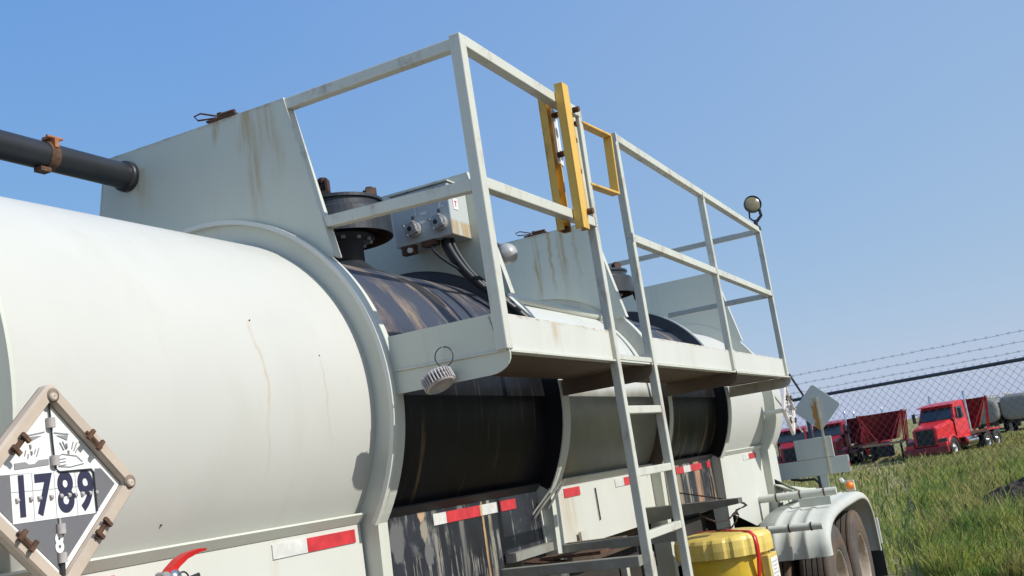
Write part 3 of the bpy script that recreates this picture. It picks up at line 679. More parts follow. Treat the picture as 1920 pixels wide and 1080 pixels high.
# ---- fender over the tandem wheels
prof = [(5.35, -0.955), (5.352, -0.86), (5.40, -0.775), (5.50, -0.71), (5.66, -0.66), (5.9, -0.625), (6.3, -0.605), (6.8, -0.60), (7.3, -0.60), (7.62, -0.625), (7.84, -0.69), (7.98, -0.80), (8.05, -0.93), (8.07, -1.08), (8.075, -1.24)]
pp = []
for i in range(len(prof) - 1):
    a = Vector((*prof[max(i - 1, 0)], 0)); b = Vector((*prof[i], 0)); c = Vector((*prof[i + 1], 0)); d = Vector((*prof[min(i + 2, len(prof) - 1)], 0))
    for k in range(5):
        t = k / 5; q = 0.5 * ((2 * b) + (c - a) * t + (2 * a - 5 * b + 4 * c - d) * t * t + (3 * b - a - 3 * c + d) * t ** 3); pp.append((q.x, q.y))
pp.append(prof[-1])
def fender(sgn):
    cs = [(-0.72, 0)]
    for yr in (-0.86, -0.985, -1.11): cs += [(yr + 0.022, 0), (yr + 0.012, 0.010), (yr - 0.012, 0.010), (yr - 0.022, 0)]
    cs += [(-1.215, 0.0), (-1.25, -0.004), (-1.275, -0.016), (-1.288, -0.034), (-1.293, -0.06), (-1.29, -0.078), (-1.28, -0.078), (-1.275, -0.05), (-1.255, -0.026), (-1.21, -0.014), (-0.72, -0.014)]
    rows = []
    for i, (x, z) in enumerate(pp):
        a = pp[max(i - 1, 0)]; b = pp[min(i + 1, len(pp) - 1)]; t = Vector((b[0] - a[0], b[1] - a[1])).normalized(); nx, nz = -t.y, t.x
        rows.append([(x + nx * o, sgn * -yy, z + nz * o) for (yy, o) in cs])
    return MB().grid(rows, close=True).build('fender', paint('fender paint', (0.54, 0.55, 0.50), 0.65, 0.6, 0.4, bands=((1, -0.99, 0.03, -0.98, -0.7, 0.5),)), TR)
fe = fender(-1); fender(1)
for (p, q, r) in (((5.315, -0.70, -0.700), (5.315, -1.27, -0.712), 0.030), ((6.15, -0.60, -0.500), (6.15, -1.285, -0.508), 0.034)):
    t = MB().tube([p, q], r, 16).build('fender_tube', M_RING, fe)
    for k in (0.25, 0.55, 0.85):
        c = Vector(p).lerp(Vector(q), k); MB().tube([c + Vector((0, 0.006, 0)), c - Vector((0, 0.006, 0))], r + 0.004, 16).build('tube_band', M_RUST, fe)
mb = MB(); mb.bb((5.93, -1.26, -0.60), (5.96, -1.0, -0.53)); mb.build('tube_saddle', M_RING, fe)
mk_ = MB(); mk_.lathe([(0.001, 0.07), (0.03, 0.06), (0.04, 0.02), (0.04, 0.0)], (7.46, -1.20, -0.545), (-1, 0, 0), n=16); ml = mk_.build('marker_light', M_AMBER, TR)
MB().bb((7.44, -1.24, -0.60), (7.50, -1.16, -0.50)).build('marker_bracket', M_RING, ml)
MB().tube([(7.40, -1.15, -0.50), (7.38, -1.14, -0.47)], 0.018, 8).build('marker_cap', M_WHITE, ml)

# wheels
def wheel(x, y, out, parent=TR):
    zc = -1.285; R0 = 0.515; w = 0.27; s = out       # y = centre of tyre, out = -1 for near side
    pr = [(0.285, -w / 2 + 0.02), (0.31, -w / 2 + 0.006), (0.38, -w / 2 - 0.004), (0.45, -w / 2 + 0.002), (0.495, -w / 2 + 0.012), (R0 - 0.006, -w / 2 + 0.026), (R0, -w / 2 + 0.045)]
    for g_ in (-0.07, -0.022, 0.022, 0.07): pr += [(R0, g_ - 0.006), (R0 - 0.014, g_ - 0.005), (R0 - 0.014, g_ + 0.005), (R0, g_ + 0.006)]
    pr += [(R0, w / 2 - 0.045), (R0 - 0.006, w / 2 - 0.026), (0.495, w / 2 - 0.012), (0.45, w / 2 - 0.002), (0.38, w / 2 + 0.004), (0.31, w / 2 - 0.006), (0.285, w / 2 - 0.02)]
    t = MB(); t.lathe(pr, (x, y, zc), (0, 1, 0), n=72, smooth=False)
    o = t.build('wheel', M_TYRE, parent)
    r = MB(); r.lathe([(0.295, 0.125), (0.288, 0.125), (0.282, 0.10), (0.262, 0.06), (0.25, -0.02), (0.20, -0.03), (0.14, -0.005), (0.09, 0.0), (0.085, 0.07), (0.001, 0.08)], (x, y, zc), (0, s, 0), n=48)
    ro = r.build('rim', M_RIM, o)
    nb = MB()
    for k in range(10):
        a = 2 * math.pi * k / 10; c = Vector((x + 0.143 * math.cos(a), y, zc + 0.143 * math.sin(a)))
        nb.tube([c + Vector((0, s * -0.01, 0)), c + Vector((0, s * 0.03, 0))], 0.013, 6)
    nb.build('lug_nuts', M_RUST, ro)
for x in (6.09, 7.35):
    for s in (-1, 1):
        wheel(x, s * 1.085, s); wheel(x, s * 0.76, s)
    MB().tube([(x, -1.0, -1.285), (x, 1.0, -1.285)], 0.07, 16).build('axle', M_FBLK, TR)
mf = MB().bb((8.10, -1.29, -1.50), (8.112, -0.72, -0.95)).build('mud_flap', M_BLACK, TR)
MB().bb((8.09, -1.30, -1.18), (8.12, -1.285, -0.93)).build('flap_bracket', M_WHITE, mf)

# rear light board with its upper panel
XB = 8.2
tb = MB().bb((XB, -1.12, -0.445), (XB + 0.03, 1.12, -0.272)).build('rear_light_board', M_RING, TR, bevel=0.003)
MB().bb((XB, -0.99, -0.268), (XB + 0.02, -0.60, -0.056)).build('upper_panel', M_RING, tb, bevel=0.003)
for k, (z0, z1, m) in enumerate(((-0.335, -0.275, M_TAPEW), (-0.40, -0.337, M_RED), (-0.445, -0.402, M_TAPEW))):
    MB().bb((XB + 0.002, -1.124, z0), (XB + 0.028, -1.1205, z1)).build('edge_tape', m, tb)
for y in (-0.83, 0.83): MB().prism([(XB + 0.01, y - 0.05, -0.446), (XB + 0.01, y + 0.03, -0.446), (XB + 0.01, y + 0.02, -0.80), (XB + 0.01, y - 0.04, -0.80)], (0.03, 0, 0)).build('board_support', M_RING, tb)
MB().tube([(XB + 0.01, -0.50, -0.447), (XB + 0.01, -0.60, -0.47), (XB + 0.01, -0.74, -0.475), (XB + 0.01, -0.78, -0.52), (XB + 0.01, -0.79, -0.62)], 0.014, 8).build('board_cable', M_BLACK, tb)
mb = MB(); mb.bb((7.5, -0.46, -0.80), (8.25, -0.36, -0.62)); mb.bb((7.5, 0.36, -0.80), (8.25, 0.46, -0.62)); mb.bb((8.15, -0.9, -0.82), (8.25, 0.9, -0.74)); mb.build('rear_bumper', M_RING, TR)

# ---- hazard placard holders
def placard(cx, cy, cz, full=True, frame=M_TAN):
    """diamond holder in the x-z plane facing -y"""
    def PT(u, v, d=0): return (cx + u, cy - d, cz + v)
    def rdiam(h, r, n=5):       # rounded diamond outline
        pts = []
        for k in range(4):
            a0 = math.pi / 2 * k; c = (h - r * math.sqrt(2)) ; cxx, czz = c * math.cos(a0), c * math.sin(a0)
            for j in range(n + 1):
                a = a0 - math.pi / 4 + (math.pi / 2) * j / n; pts.append((cxx + r * math.cos(a), czz + r * math.sin(a)))
        return pts
    root = MB()
    o_ = rdiam(0.239, 0.020); i_ = rdiam(0.196, 0.004); o2 = rdiam(0.232, 0.019); i2 = rdiam(0.201, 0.004)
    root.grid([[PT(*p, 0.0) for p in o_], [PT(*p, 0.024) for p in o_], [PT(*p, 0.030) for p in o2], [PT(*p, 0.030) for p in i2], [PT(*p, 0.024) for p in i_], [PT(*p, 0.010) for p in i_]], smooth=False, close=True)
    root.prism([PT(*p, 0.0) for p in o_], (0, -0.004, 0))
    fr_ = root.build('placard_holder', frame, TR, bevel=0.0)
    MB().prism([PT(0, .194, .006), PT(.194, 0, .006), PT(0, -.194, .006), PT(-.194, 0, .006)], (0, -0.004, 0)).build('placard_panel', M_WHITE, fr_)
    if not full: return fr_
    d = 0.0115
    h = 0.176; lv = 0.038
    bl = MB(); y0 = cy - 0.0108
    bl.prism([(cx - (h - lv), y0, cz + lv), (cx - h, y0, cz), (cx, y0, cz - h), (cx + h, y0, cz), (cx + (h - lv), y0, cz + lv)], (0, -0.0008, 0)); bl.build('dark_field', M_PGREY, fr_)
    MB().prism([PT(-.112, .036, .0118), PT(.117, .041, .0118), PT(.117, -.063, .0118), PT(-.112, -.066, .0118)], (0, -0.001, 0)).build('number_strip', M_WHITE, fr_)
    for ch, u in (('1', -0.086), ('7', -0.030), ('8', 0.030), ('9', 0.087)):
        text_mb(ch, PT(u, -0.014, 0.0135), (1, 0, 0.02), (0, 0, 1), 0.120, 0.0006, 0.0036, 0.76).build('digit', M_INK, fr_)
    text_mb('8', PT(0.003, -0.120, 0.013), (1, 0, 0), (0, 0, 1), 0.056, 0.0006, 0.0022, 0.8).build('digit', M_WHITE, fr_)
    sb = MB()
    sb.bb(PT(-.112, -.0008, .0127), PT(.117, .0008, .0129))
    for u in (-0.057, 0.002, 0.060): sb.bb(PT(u - 0.0006, 0.037, 0.0127), PT(u + 0.0006, -0.064, 0.0133))
    sb.build('digit_divider', M_GREYINK, fr_)
    # corrosive symbol: two tilted vessels, drops, a bar and a hand being eaten away
    sy = MB()
    sy.prism([PT(-.060, .121, .0112), PT(-.013, .128, .0112), PT(-.013, .1255, .0112), PT(-.060, .1185, .0112)], (0, -.0006, 0))
    sy.prism([PT(-.057, .1165, .0112), PT(-.022, .119, .0112), PT(-.052, .107, .0112)], (0, -.0006, 0))
    sy.prism([PT(.012, .1255, .0112), PT(.052, .121, .0112), PT(.052, .1185, .0112), PT(.012, .123, .0112)], (0, -.0006, 0))
    sy.prism([PT(.050, .117, .0112), PT(.018, .118, .0112), PT(.047, .106, .0112)], (0, -.0006, 0))
    sy.prism([PT(-.098, .061, .0112), PT(-.070, .063, .0112), PT(-.060, .057, .0112), PT(-.045, .058, .0112), PT(-.036, .065, .0112), PT(-.008, .067, .0112), PT(-.008, .054, .0112), PT(-.098, .048, .0112)], (0, -.0006, 0))
    for (a, b_, c_, e) in ((-.054, .100, -.053, .091), (-.052, .086, -.051, .078), (.044, .099, .045, .088), (.048, .083, .049, .076)):
        sy.tube([PT(a, b_, .0118), PT(c_, e, .0118)], 0.0022, 6)
    for (a, b_, c_, e) in ((-.066, .088, -.070, .076), (-.060, .080, -.062, .070), (-.044, .080, -.040, .090), (-.039, .074, -.031, .092), (.026, .102, .036, .084), (.034, .104, .042, .086), (.058, .086, .064, .102), (.064, .082, .074, .100), (.068, .078, .078, .090)):
        sy.tube([PT(a, b_, .0118), PT(c_, e, .0118)], 0.0011, 5)
    sy.tube([PT(.018, .070, .0118), PT(.030, .076, .0118), (cx + .05, cy - .0118, cz + .073), PT(.070, .070, .0118), PT(.086, .056, .0118)], 0.0008, 5)
    for k in range(3): sy.tube([PT(.018, .064 - .007 * k, .0118), PT(.040, .066 - .007 * k, .0118)], 0.0007, 5)
    sy.tube([PT(.018, .049, .0118), PT(.05, .046, .0118), PT(.09, .052, .0118)], 0.0008, 5)
    sy.build('corrosive_symbol', M_GREYINK, fr_)
    # hinge rod with barrels
    rd = MB(); rd.tube([PT(0.001, 0.19, .015), PT(0.003, 0.10, .015), PT(0.006, 0.044, .015), PT(0.016, 0.036, .015), PT(0.105, 0.037, .016), PT(0.111, 0.030, .016), PT(0.112, -.02, .016), PT(0.113, -.06, .016)], 0.0022, 6)
    rd.build('hinge_rod', M_DARK, fr_)
    for (u, v) in ((0.001, .146), (0.005, .062), (0.008, -.088), (0.006, -.150)):
        MB().tube([PT(u, v - .011, .016), PT(u, v + .011, .016)], 0.010, 12).build('hinge_barrel', M_CAP, fr_)
    MB().tube([PT(.007, -.064, .015), PT(.007, -.10, .015)], 0.003, 6).build('hinge_rod', M_GALV, fr_)
    MB().tube([PT(.006, -.155, .015), PT(.004, -.188, .015)], 0.006, 8).build('hinge_rod', M_BLACK, fr_)
    for u in (-.103, -.068, -.046, -.014, .012, .034, .052, .072, .094, .112):
        MB().tube([PT(u, -.018, .014), PT(u + .007, -.017, .014)], 0.0055, 8).build('panel_loop', M_CAP, fr_)
    # rusted clips and corner eyelets
    for (u, v, a) in ((-.101, .099, 45), (.103, .101, 135), (.106, -.100, 45), (-.100, -.104, 135)):
        rot = Matrix.Rotation(R_(-a), 3, 'Y'); c = Vector(PT(u, v, .034)); c_ = MB()
        c_.box(c, (0.042, 0.003, 0.012), rot); ir = rot @ Vector((1, 0, 0))
        for q in (-1, 1): c_.box(c + ir * 0.018 * q + Vector((0, -0.006, 0)), (0.009, 0.008, 0.026), rot)
        c_.tube([c - ir * 0.028, c + ir * 0.028], 0.004, 8); c_.build('retaining_clip', M_RUST, fr_)
    for (u, v) in ((0, .205), (.205, 0), (-.205, 0)):
        e = MB(); e.lathe([(0.016, -.002), (0.016, .001), (0.001, .002)], PT(u, v, .031), (0, -1, 0), n=20); e.build('corner_recess', simple('recess steel', (0.26, 0.20, 0.15), .8), fr_)
        e = MB(); e.lathe([(0.010, 0), (0.009, .005), (0.005, .007), (0.001, .005)], PT(u - .003, v - .004, .0335), (0, -1, 0), n=20); e.build('rivet', M_TAN, fr_)
    return fr_
p1 = placard(-1.676, -0.935, 0.128)
MB().tube([(-1.66, -0.70, 0.14), (-1.66, -0.934, 0.14)], 0.03, 10).build('placard_stem', M_RING, p1)
p2 = placard(6.43, -0.95, 0.235, frame=simple('sun bleached holder', (0.72, 0.68, 0.64), 0.5))
MB().tube([(6.43, -0.66, 0.235), (6.43, -0.949, 0.235)], 0.02, 10).build('placard_stem', M_RING, p2)
MB().tube([(6.56, -0.80, 0.44), (6.90, -0.96, 0.02)], 0.008, 8).build('placard_stay', M_GALV, p2)
# third holder stands on the rear board and faces backwards
dh = MB(); r0 = 0.03; pts = []
for k in range(4):
    a0 = math.pi / 2 * k; c_ = 0.25 - r0 * math.sqrt(2)
    for j in range(6):
        a = a0 - math.pi / 4 + math.pi / 2 * j / 5; pts.append((XB + 0.0, -0.905 + c_ * math.cos(a0) + r0 * math.cos(a), 0.252 + c_ * math.sin(a0) + r0 * math.sin(a)))
dh.prism(pts, (0.012, 0, 0))
dm = NT('grey back with glue stain'); X = dm.xyz()
d_ = dm.math('ABSOLUTE', dm.math('SUBTRACT', dm.math('ADD', X[1], dm.math('MULTIPLY', dm.noise((3, 9, 9), 3), 0.08)), -0.85))
mask = dm.math('MULTIPLY', dm.math('SUBTRACT', 1.0, dm.ramp(d_, 0.03, 0.055)), dm.math('SUBTRACT', 1.0, dm.ramp(X[2], Z0 + 0.29, Z0 + 0.35)))
mask = dm.math('MULTIPLY', mask, dm.ramp(dm.noise((14, 14, 7), 4), 0.35, 0.5))
dmat = dm.fin(dm.mix(mask, (0.50, 0.53, 0.50), (0.42, 0.21, 0.05)), 0.5)
dho = dh.build('placard_holder', dmat, TR, bevel=0.003)
MB().beam((XB - 0.012, -0.922, 0.36), (XB - 0.012, -0.915, -0.44), 0.012, 0.022, side=(1, 0, 0)).build('holder_stick', M_STICK, dho)
MB().bb((XB - 0.014, -0.925, 0.348), (XB - 0.004, -0.86, 0.36)).build('holder_stick', M_STICK, dho)

# ---------------------------------------------------------------- loose things on the trailer
hs = thing('hose', 'thick black hose pipe entering the front bulkhead above the tank', 'hose', (-1.6, 0.362, 1.46))
MB().tube([(-3.6, 0.362, 1.53), (0.06, 0.362, 1.515)], 0.056, 28).build('pipe', M_BLACK, hs)
MB().lathe([(0.05, -0.035), (0.066, -0.03), (0.068, -0.006), (0.05, -0.006)], (0, 0.362, 1.515), (1, 0, 0), n=28).build('collar', M_BLACK, hs)
c = MB(); c.lathe([(0.056, -0.022), (0.061, -0.022), (0.061, 0.022), (0.056, 0.022)], (-0.43, 0.362, 1.518), (1, 0, 0), n=28)
co = c.build('hose_clamp', M_RUST, hs)
b = MB(); b.bb((-0.455, 0.325, 1.575), (-0.405, 0.355, 1.587)); b.tube([(-0.465, 0.315, 1.583), (-0.39, 0.315, 1.583)], 0.006, 8); b.tube([(-0.44, 0.335, 1.59), (-0.415, 0.30, 1.57)], 0.007, 8); b.bb((-0.44, 0.30, 1.54), (-0.42, 0.335, 1.576)); MB().bb((-0.49, 0.33, 1.442), (-0.44, 0.37, 1.46)).build('clamp_lug', M_RUST, co); b.build('clamp_bolt', simple('orange rusted bolt', (0.42, 0.16, 0.06), .8, 0, .4, 30), co)

cp = thing('coupling_plug', 'ribbed grey plastic coupling plug hanging by a wire loop from the walkway front', 'plug', (-0.06, -1.045, 0.36))
ax = Vector((-0.10, -0.42, -0.88)).normalized(); ctr = Vector((-0.055, -1.045, 0.378))
cb_ = MB(); cb_.lathe([(0.001, -0.032), (0.046, -0.030), (0.055, -0.018), (0.056, 0.016), (0.052, 0.022), (0.045, 0.026), (0.043, 0.018), (0.001, 0.016)], ctr, ax, n=36)
u_ = (Vector((0, 0, 1)) - ax * ax.z).normalized(); w_ = ax.cross(u_)
for k in range(30):
    a = 2 * math.pi * k / 30; d = u_ * math.cos(a) + w_ * math.sin(a); cb_.tube([ctr + d * 0.057 - ax * 0.024, ctr + d * 0.058 + ax * 0.018], 0.0032, 5)
cbo = cb_.build('plug_body', M_CAP, cp)
MB().lathe([(0.0558, -0.012), (0.0572, -0.011), (0.0572, 0.012), (0.0558, 0.013)], ctr, ax, n=36).build('dark_groove', M_BLACK, cbo)
lp_ = [(-0.030, -1.066 + 0.037 * math.cos(a), 0.462 + 0.036 * math.sin(a)) for a in [R_(-70 + 320 * k / 24) for k in range(25)]]
lp_ = [(-0.05, -1.03, 0.418)] + lp_[::-1] + [(-0.05, -1.075, 0.415)]
MB().tube(lp_, 0.0022, 6).build('wire_loop', M_DARK, cp)
MB().tube([(0.0, -1.066, 0.499), (-0.034, -1.066, 0.497)], 0.003, 6).build('hook', M_GALV, cp)

DR = thing('spill_drum', 'yellow plastic spill drum with a ribbed screw lid and red strap', 'drum', (3.22, -1.045, -1.45))
dc = (3.22, -1.045, 0)
MB().lathe([(0.001, -1.45), (0.225, -1.45), (0.235, -1.44), (0.262, -0.655), (0.258, -0.62)], dc, n=64).build('drum_body', M_DRUM, DR)
lid = MB(); n = 96; rows = []
for (r, z, amp) in ((0.270, -0.648, 1), (0.298, -0.645, 1), (0.300, -0.60, 1), (0.296, -0.552, 1), (0.284, -0.535, 0.6), (0.262, -0.522, 0), (0.20, -0.512, 0), (0.001, -0.508, 0)):
    row = []
    for k in range(n):
        a = 2 * math.pi * k / n; q = (k % 6) in (0, 5); rr = r - (0.009 * amp if q else 0); row.append((dc[0] + rr * math.cos(a), dc[1] + rr * math.sin(a), z))
    rows.append(row)
lid.grid(rows, smooth=False, close=True); lid.build('drum_lid', M_DLID, DR)
def onlid(a, r, z): return (dc[0] + r * math.cos(a), dc[1] + r * math.sin(a), z)
a = R_(236)
s = MB()
pts = [onlid(a + math.pi, 0.24, -0.502), onlid(a, 0.05, -0.500), onlid(a, 0.25, -0.510), onlid(a, 0.298, -0.545), onlid(a, 0.306, -0.60), onlid(a, 0.302, -0.66), onlid(a, 0.272, -0.80), onlid(a, 0.262, -1.1)]
tv = Vector((-math.sin(a), math.cos(a), 0)) * 0.014
s.grid([[Vector(p) - tv for p in pts], [Vector(p) + tv for p in pts]]); s.build('strap', M_REDP, DR, solid=0.004)
lp2 = MB(); a2 = R_(268)
nrm = Vector((math.cos(a2), math.sin(a2), 0)); tt = Vector((-math.sin(a2), math.cos(a2), 0)); c0 = Vector(dc) + nrm * 0.270 + Vector((0, 0, -0.785))
rot = Matrix((tt, nrm, Vector((0, 0, 1)))).transposed()
lb = MB().box(c0, (0.20, 0.05, 0.24), rot).build('label_pad', M_DLID, DR, bevel=0.006)
MB().box(c0 + nrm * 0.027, (0.15, 0.003, 0.19), rot).build('paper_label', M_WHITE, lb)
tx = MB()
for k in range(7): tx.box(c0 + nrm * 0.0293 + Vector((0, 0, 0.07 - 0.022 * k)) - tt * 0.004 * (k % 3), (0.11 - 0.02 * (k % 3), 0.001, 0.004), rot)
tx.build('label_print', M_GREYINK, lb)
a3 = R_(255); nr = Vector((math.cos(a3), math.sin(a3), 0)); MB().box(Vector(dc) + nr * 0.262 + Vector((0, 0, -0.85)), (0.05, 0.03, 0.36), Matrix((Vector((-math.sin(a3), math.cos(a3), 0)), nr, Vector((0, 0, 1)))).transposed()).build('body_rib', M_DRUM, DR, bevel=0.005)
mb = MB(); mb.bb((2.9, -1.36, -1.49), (3.55, -0.45, -1.455)); mb.bb((2.95, -0.5, -1.49), (3.0, -0.46, -0.6)); mb.bb((3.45, -0.5, -1.49), (3.5, -0.46, -0.6)); mb.build('drum_rack', M_RAIL, TR)

ch = thing('chain', 'rusty dark steel chain draped from the step shelf over the yellow drum lid', 'chain', (3.15, -1.05, -0.5))
def chain(pts, parent):
    P_ = [Vector(p) for p in pts]; seg = []; L = 0.024
    dense = []
    for i in range(len(P_) - 1):
        a = P_[max(i - 1, 0)]; b = P_[i]; c = P_[i + 1]; d = P_[min(i + 2, len(P_) - 1)]
        for k in range(40):
            t = k / 40; dense.append(0.5 * ((2 * b) + (c - a) * t + (2 * a - 5 * b + 4 * c - d) * t * t + (3 * b - a - 3 * c + d) * t ** 3))
    acc = 0; last = dense[0]; mb = MB(); i = 0; start = dense[0]
    for q in dense[1:]:
        acc += (q - last).length; last = q
        if acc >= L:
            d = (q - start).normalized(); m = (q + start) / 2; u = Vector((0, 0, 1)) if i % 2 else Vector((1, 0, 0)); u = (u - d * u.dot(d)); u = u.normalized() if u.length > 0.1 else d.orthogonal().normalized()
            if i % 2: u = d.cross(u)
            lpz = [m + d * 0.019 * math.cos(2 * math.pi * k / 10) + u * 0.010 * math.sin(2 * math.pi * k / 10) for k in range(10)]
            mb.tube(lpz, 0.0034, 5, closed=True); start = q; acc = 0; i += 1
    return mb.build('chain_run', M_RUSTC, parent)
M_RUSTC = simple('dark rusted chain', (0.075, 0.05, 0.045), 0.6, 0.5, 0.4, 30)
chain([(3.05, -0.95, -0.345), (3.10, -0.99, -0.40), (3.18, -1.05, -0.445), (3.26, -1.10, -0.44), (3.33, -1.14, -0.40), (3.40, -1.16, -0.36), (3.60, -0.64, -0.24)], ch)
chain([(3.33, -1.14, -0.40), (3.30, -1.14, -0.45), (3.27, -1.10, -0.497), (3.21, -1.08, -0.498), (3.22, -1.02, -0.498), (3.29, -1.06, -0.497), (3.36, -1.10, -0.498)], ch)

ex = thing('fire_extinguisher', 'red fire extinguisher with a curved lever clipped to the pale skirt', 'fire extinguisher', (-1.13, -0.745, -0.75))
MB().lathe([(0.001, -0.75), (0.06, -0.75), (0.068, -0.73), (0.068, -0.27), (0.05, -0.225), (0.022, -0.205), (0.022, -0.17)], (-1.13, -0.745, 0), n=32).build('cylinder', M_REDP, ex)
MB().lathe([(0.024, -0.17), (0.026, -0.12), (0.018, -0.105), (0.001, -0.10)], (-1.13, -0.745, 0), n=20).build('valve_head', M_CHROME, ex)
lv = MB(); path = [(-1.165, -0.115), (-1.14, -0.096), (-1.11, -0.078), (-1.075, -0.066), (-1.03, -0.060), (-1.0, -0.062)]
wd = [0.024, 0.026, 0.022, 0.016, 0.011, 0.006]
rows = [[(p[0], -0.745 - 0.012, p[1] - w), (p[0], -0.745 - 0.014, p[1]), (p[0], -0.745 + 0.014, p[1]), (p[0], -0.745 + 0.012, p[1] - w)] for p, w in zip(path, wd)]
lv.grid(rows, smooth=False, close=True); lv.build('lever', M_REDP, ex)
MB().tube([(-1.165, -0.762, -0.118), (-1.165, -0.73, -0.118)], 0.014, 10).build('lever_pivot', M_GALV, ex)
MB().tube([(-1.115 + 0.022 * math.cos(q), -0.77, -0.135 + 0.022 * math.sin(q)) for q in [2 * math.pi * k / 20 for k in range(20)]], 0.0025, 6, closed=True).build('pin_ring', M_DARK, ex)
MB().tube([(-1.10, -0.76, -0.14), (-1.06, -0.77, -0.13), (-1.05, -0.77, -0.18), (-1.06, -0.77, -0.45)], 0.009, 8).build('hose', M_BLACK, ex)

# ---------------------------------------------------------------- chain link fence behind the trailer
FA = Vector((10.85, -0.125, 0)); FB = Vector((9.787, -2.951, 0)); fd = (FB - FA).normalized(); FZ = 0.448; FBOT = -1.78
fn = thing('chain_link_fence', 'dark chain link fence with a top rail and three strands of barbed wire', 'fence', (FA.x, FA.y, -1.8))
S0, S1 = -8.0, 7.5
P3 = lambda s, z, off=0: (FA.x + fd.x * s - fd.y * off, FA.y + fd.y * s + fd.x * off, z)
M_WIRE = simple('weathered grey wire', (0.16, 0.17, 0.19), 0.6, 0.3, 0.2, 4)
M_FRAIL = simple('dark fence pipe', (0.07, 0.08, 0.10), 0.5, 0.3, 0.3, 4)
mesh = MB(); pit = 0.096; hz = FZ + 0.045 - FBOT
def wire(p, q, r=0.0019):
    p = Vector(p); q = Vector(q); d = (q - p).normalized(); a = Vector((0.9, -0.34, 0)); a = (a - d * a.dot(d)).normalized(); b = d.cross(a)
    vs = [p + a * r, p + (a * -0.5 + b * 0.866) * r, p + (a * -0.5 - b * 0.866) * r]; vs += [v + (q - p) for v in vs]
    mesh.add(vs, [(0, 1, 4, 3), (1, 2, 5, 4), (2, 0, 3, 5)])
s = S0 - hz
while s < S1 + hz:
    for sg in (1, -1):
        a, b_ = s, s + hz * sg; za, zb = FBOT, FBOT + hz
        if sg == -1: pass
        lo, hi = min(a, b_), max(a, b_)
        cl, cr = max(lo, S0), min(hi, S1)
        if cr - cl > 0.05:
            f0 = (cl - a) / (b_ - a); f1 = (cr - a) / (b_ - a); off = 0.003 * sg
            wire(P3(cl, za + (zb - za) * f0, off), P3(cr, za + (zb - za) * f1, off))
    s += pit
mesh.build('wire_mesh', M_WIRE, fn, fix=False)
MB().tube([P3(S0, FZ), P3(S1, FZ)], 0.021, 12).build('top_rail', M_FRAIL, fn)
for z, off in ((0.535, -0.06), (0.635, -0.14), (0.745, -0.22)):
    bw = MB()
    for k in range(int((S1 - S0) / 0.5)):
        a = S0 + 0.5 * k; bw.tube([P3(a, z, off), P3(a + 0.25, z - 0.006, off), P3(a + 0.5, z, off)], 0.0020, 5, caps=False)
    k = S0
    while k < S1:
        bw.tube([P3(k - 0.012, z - 0.016, off - 0.01), P3(k + 0.012, z + 0.016, off + 0.01)], 0.0014, 4); bw.tube([P3(k + 0.012, z - 0.016, off + 0.01), P3(k - 0.012, z + 0.016, off - 0.01)], 0.0014, 4); k += 0.125
    bw.build('barbed_wire', M_FRAIL, fn)
for sp_ in (-6.35, -3.05, 0.22, 3.50, 6.8):
    po = MB().tube([P3(sp_, -1.85), P3(sp_, FZ + 0.03)], 0.029, 12).build('post', M_FRAIL, fn)
    MB().tube([P3(sp_, FZ + 0.03), P3(sp_, 0.77, -0.24)], 0.014, 8).build('barb_arm', M_FRAIL, po)

# ---------------------------------------------------------------- far vehicles
GZF = -2.3
def place(objs_root, x, y, ang): objs_root.location = (x, y, gz(x) + Z0 - 0.03); objs_root.rotation_euler = (0, 0, ang)
LG = Vector((0, 0, -Z0))
def lbuild(mb, name, mat, par, **k):
    """build in local coordinates of the thing (ground at z=0, nose towards -x)"""
    me_loc = par
    root = par
    while root.parent is not None: root = root.parent
    keep = root.location.copy(); root.location = (0, 0, 0)
    o = MB(); o.v = [(v[0], v[1], v[2] - Z0) for v in mb.v]; o.f = mb.f; o.mi = mb.mi; o.sm = mb.sm
    r = o.build(name, mat, par, **k); root.location = keep
    return r
def fwheel(par, x, y, r=0.52, w=0.28, hub=M_GALV):
    s = 1 if y > 0 else -1; t = MB(); t.lathe([(0.30, -w / 2), (r - 0.04, -w / 2), (r, -w / 2 + 0.04), (r, w / 2 - 0.04), (r - 0.04, w / 2), (0.30, w / 2)], (x, y, r), (0, 1, 0), n=28)
    o = lbuild(t, 'wheel', M_FBLK, par); h = MB(); h.lathe([(0.30, 0.10), (0.22, 0.05), (0.10, 0.06), (0.09, 0.13), (0.001, 0.14)], (x, y, r), (0, s, 0), n=20); lbuild(h, 'rim', hub, o)
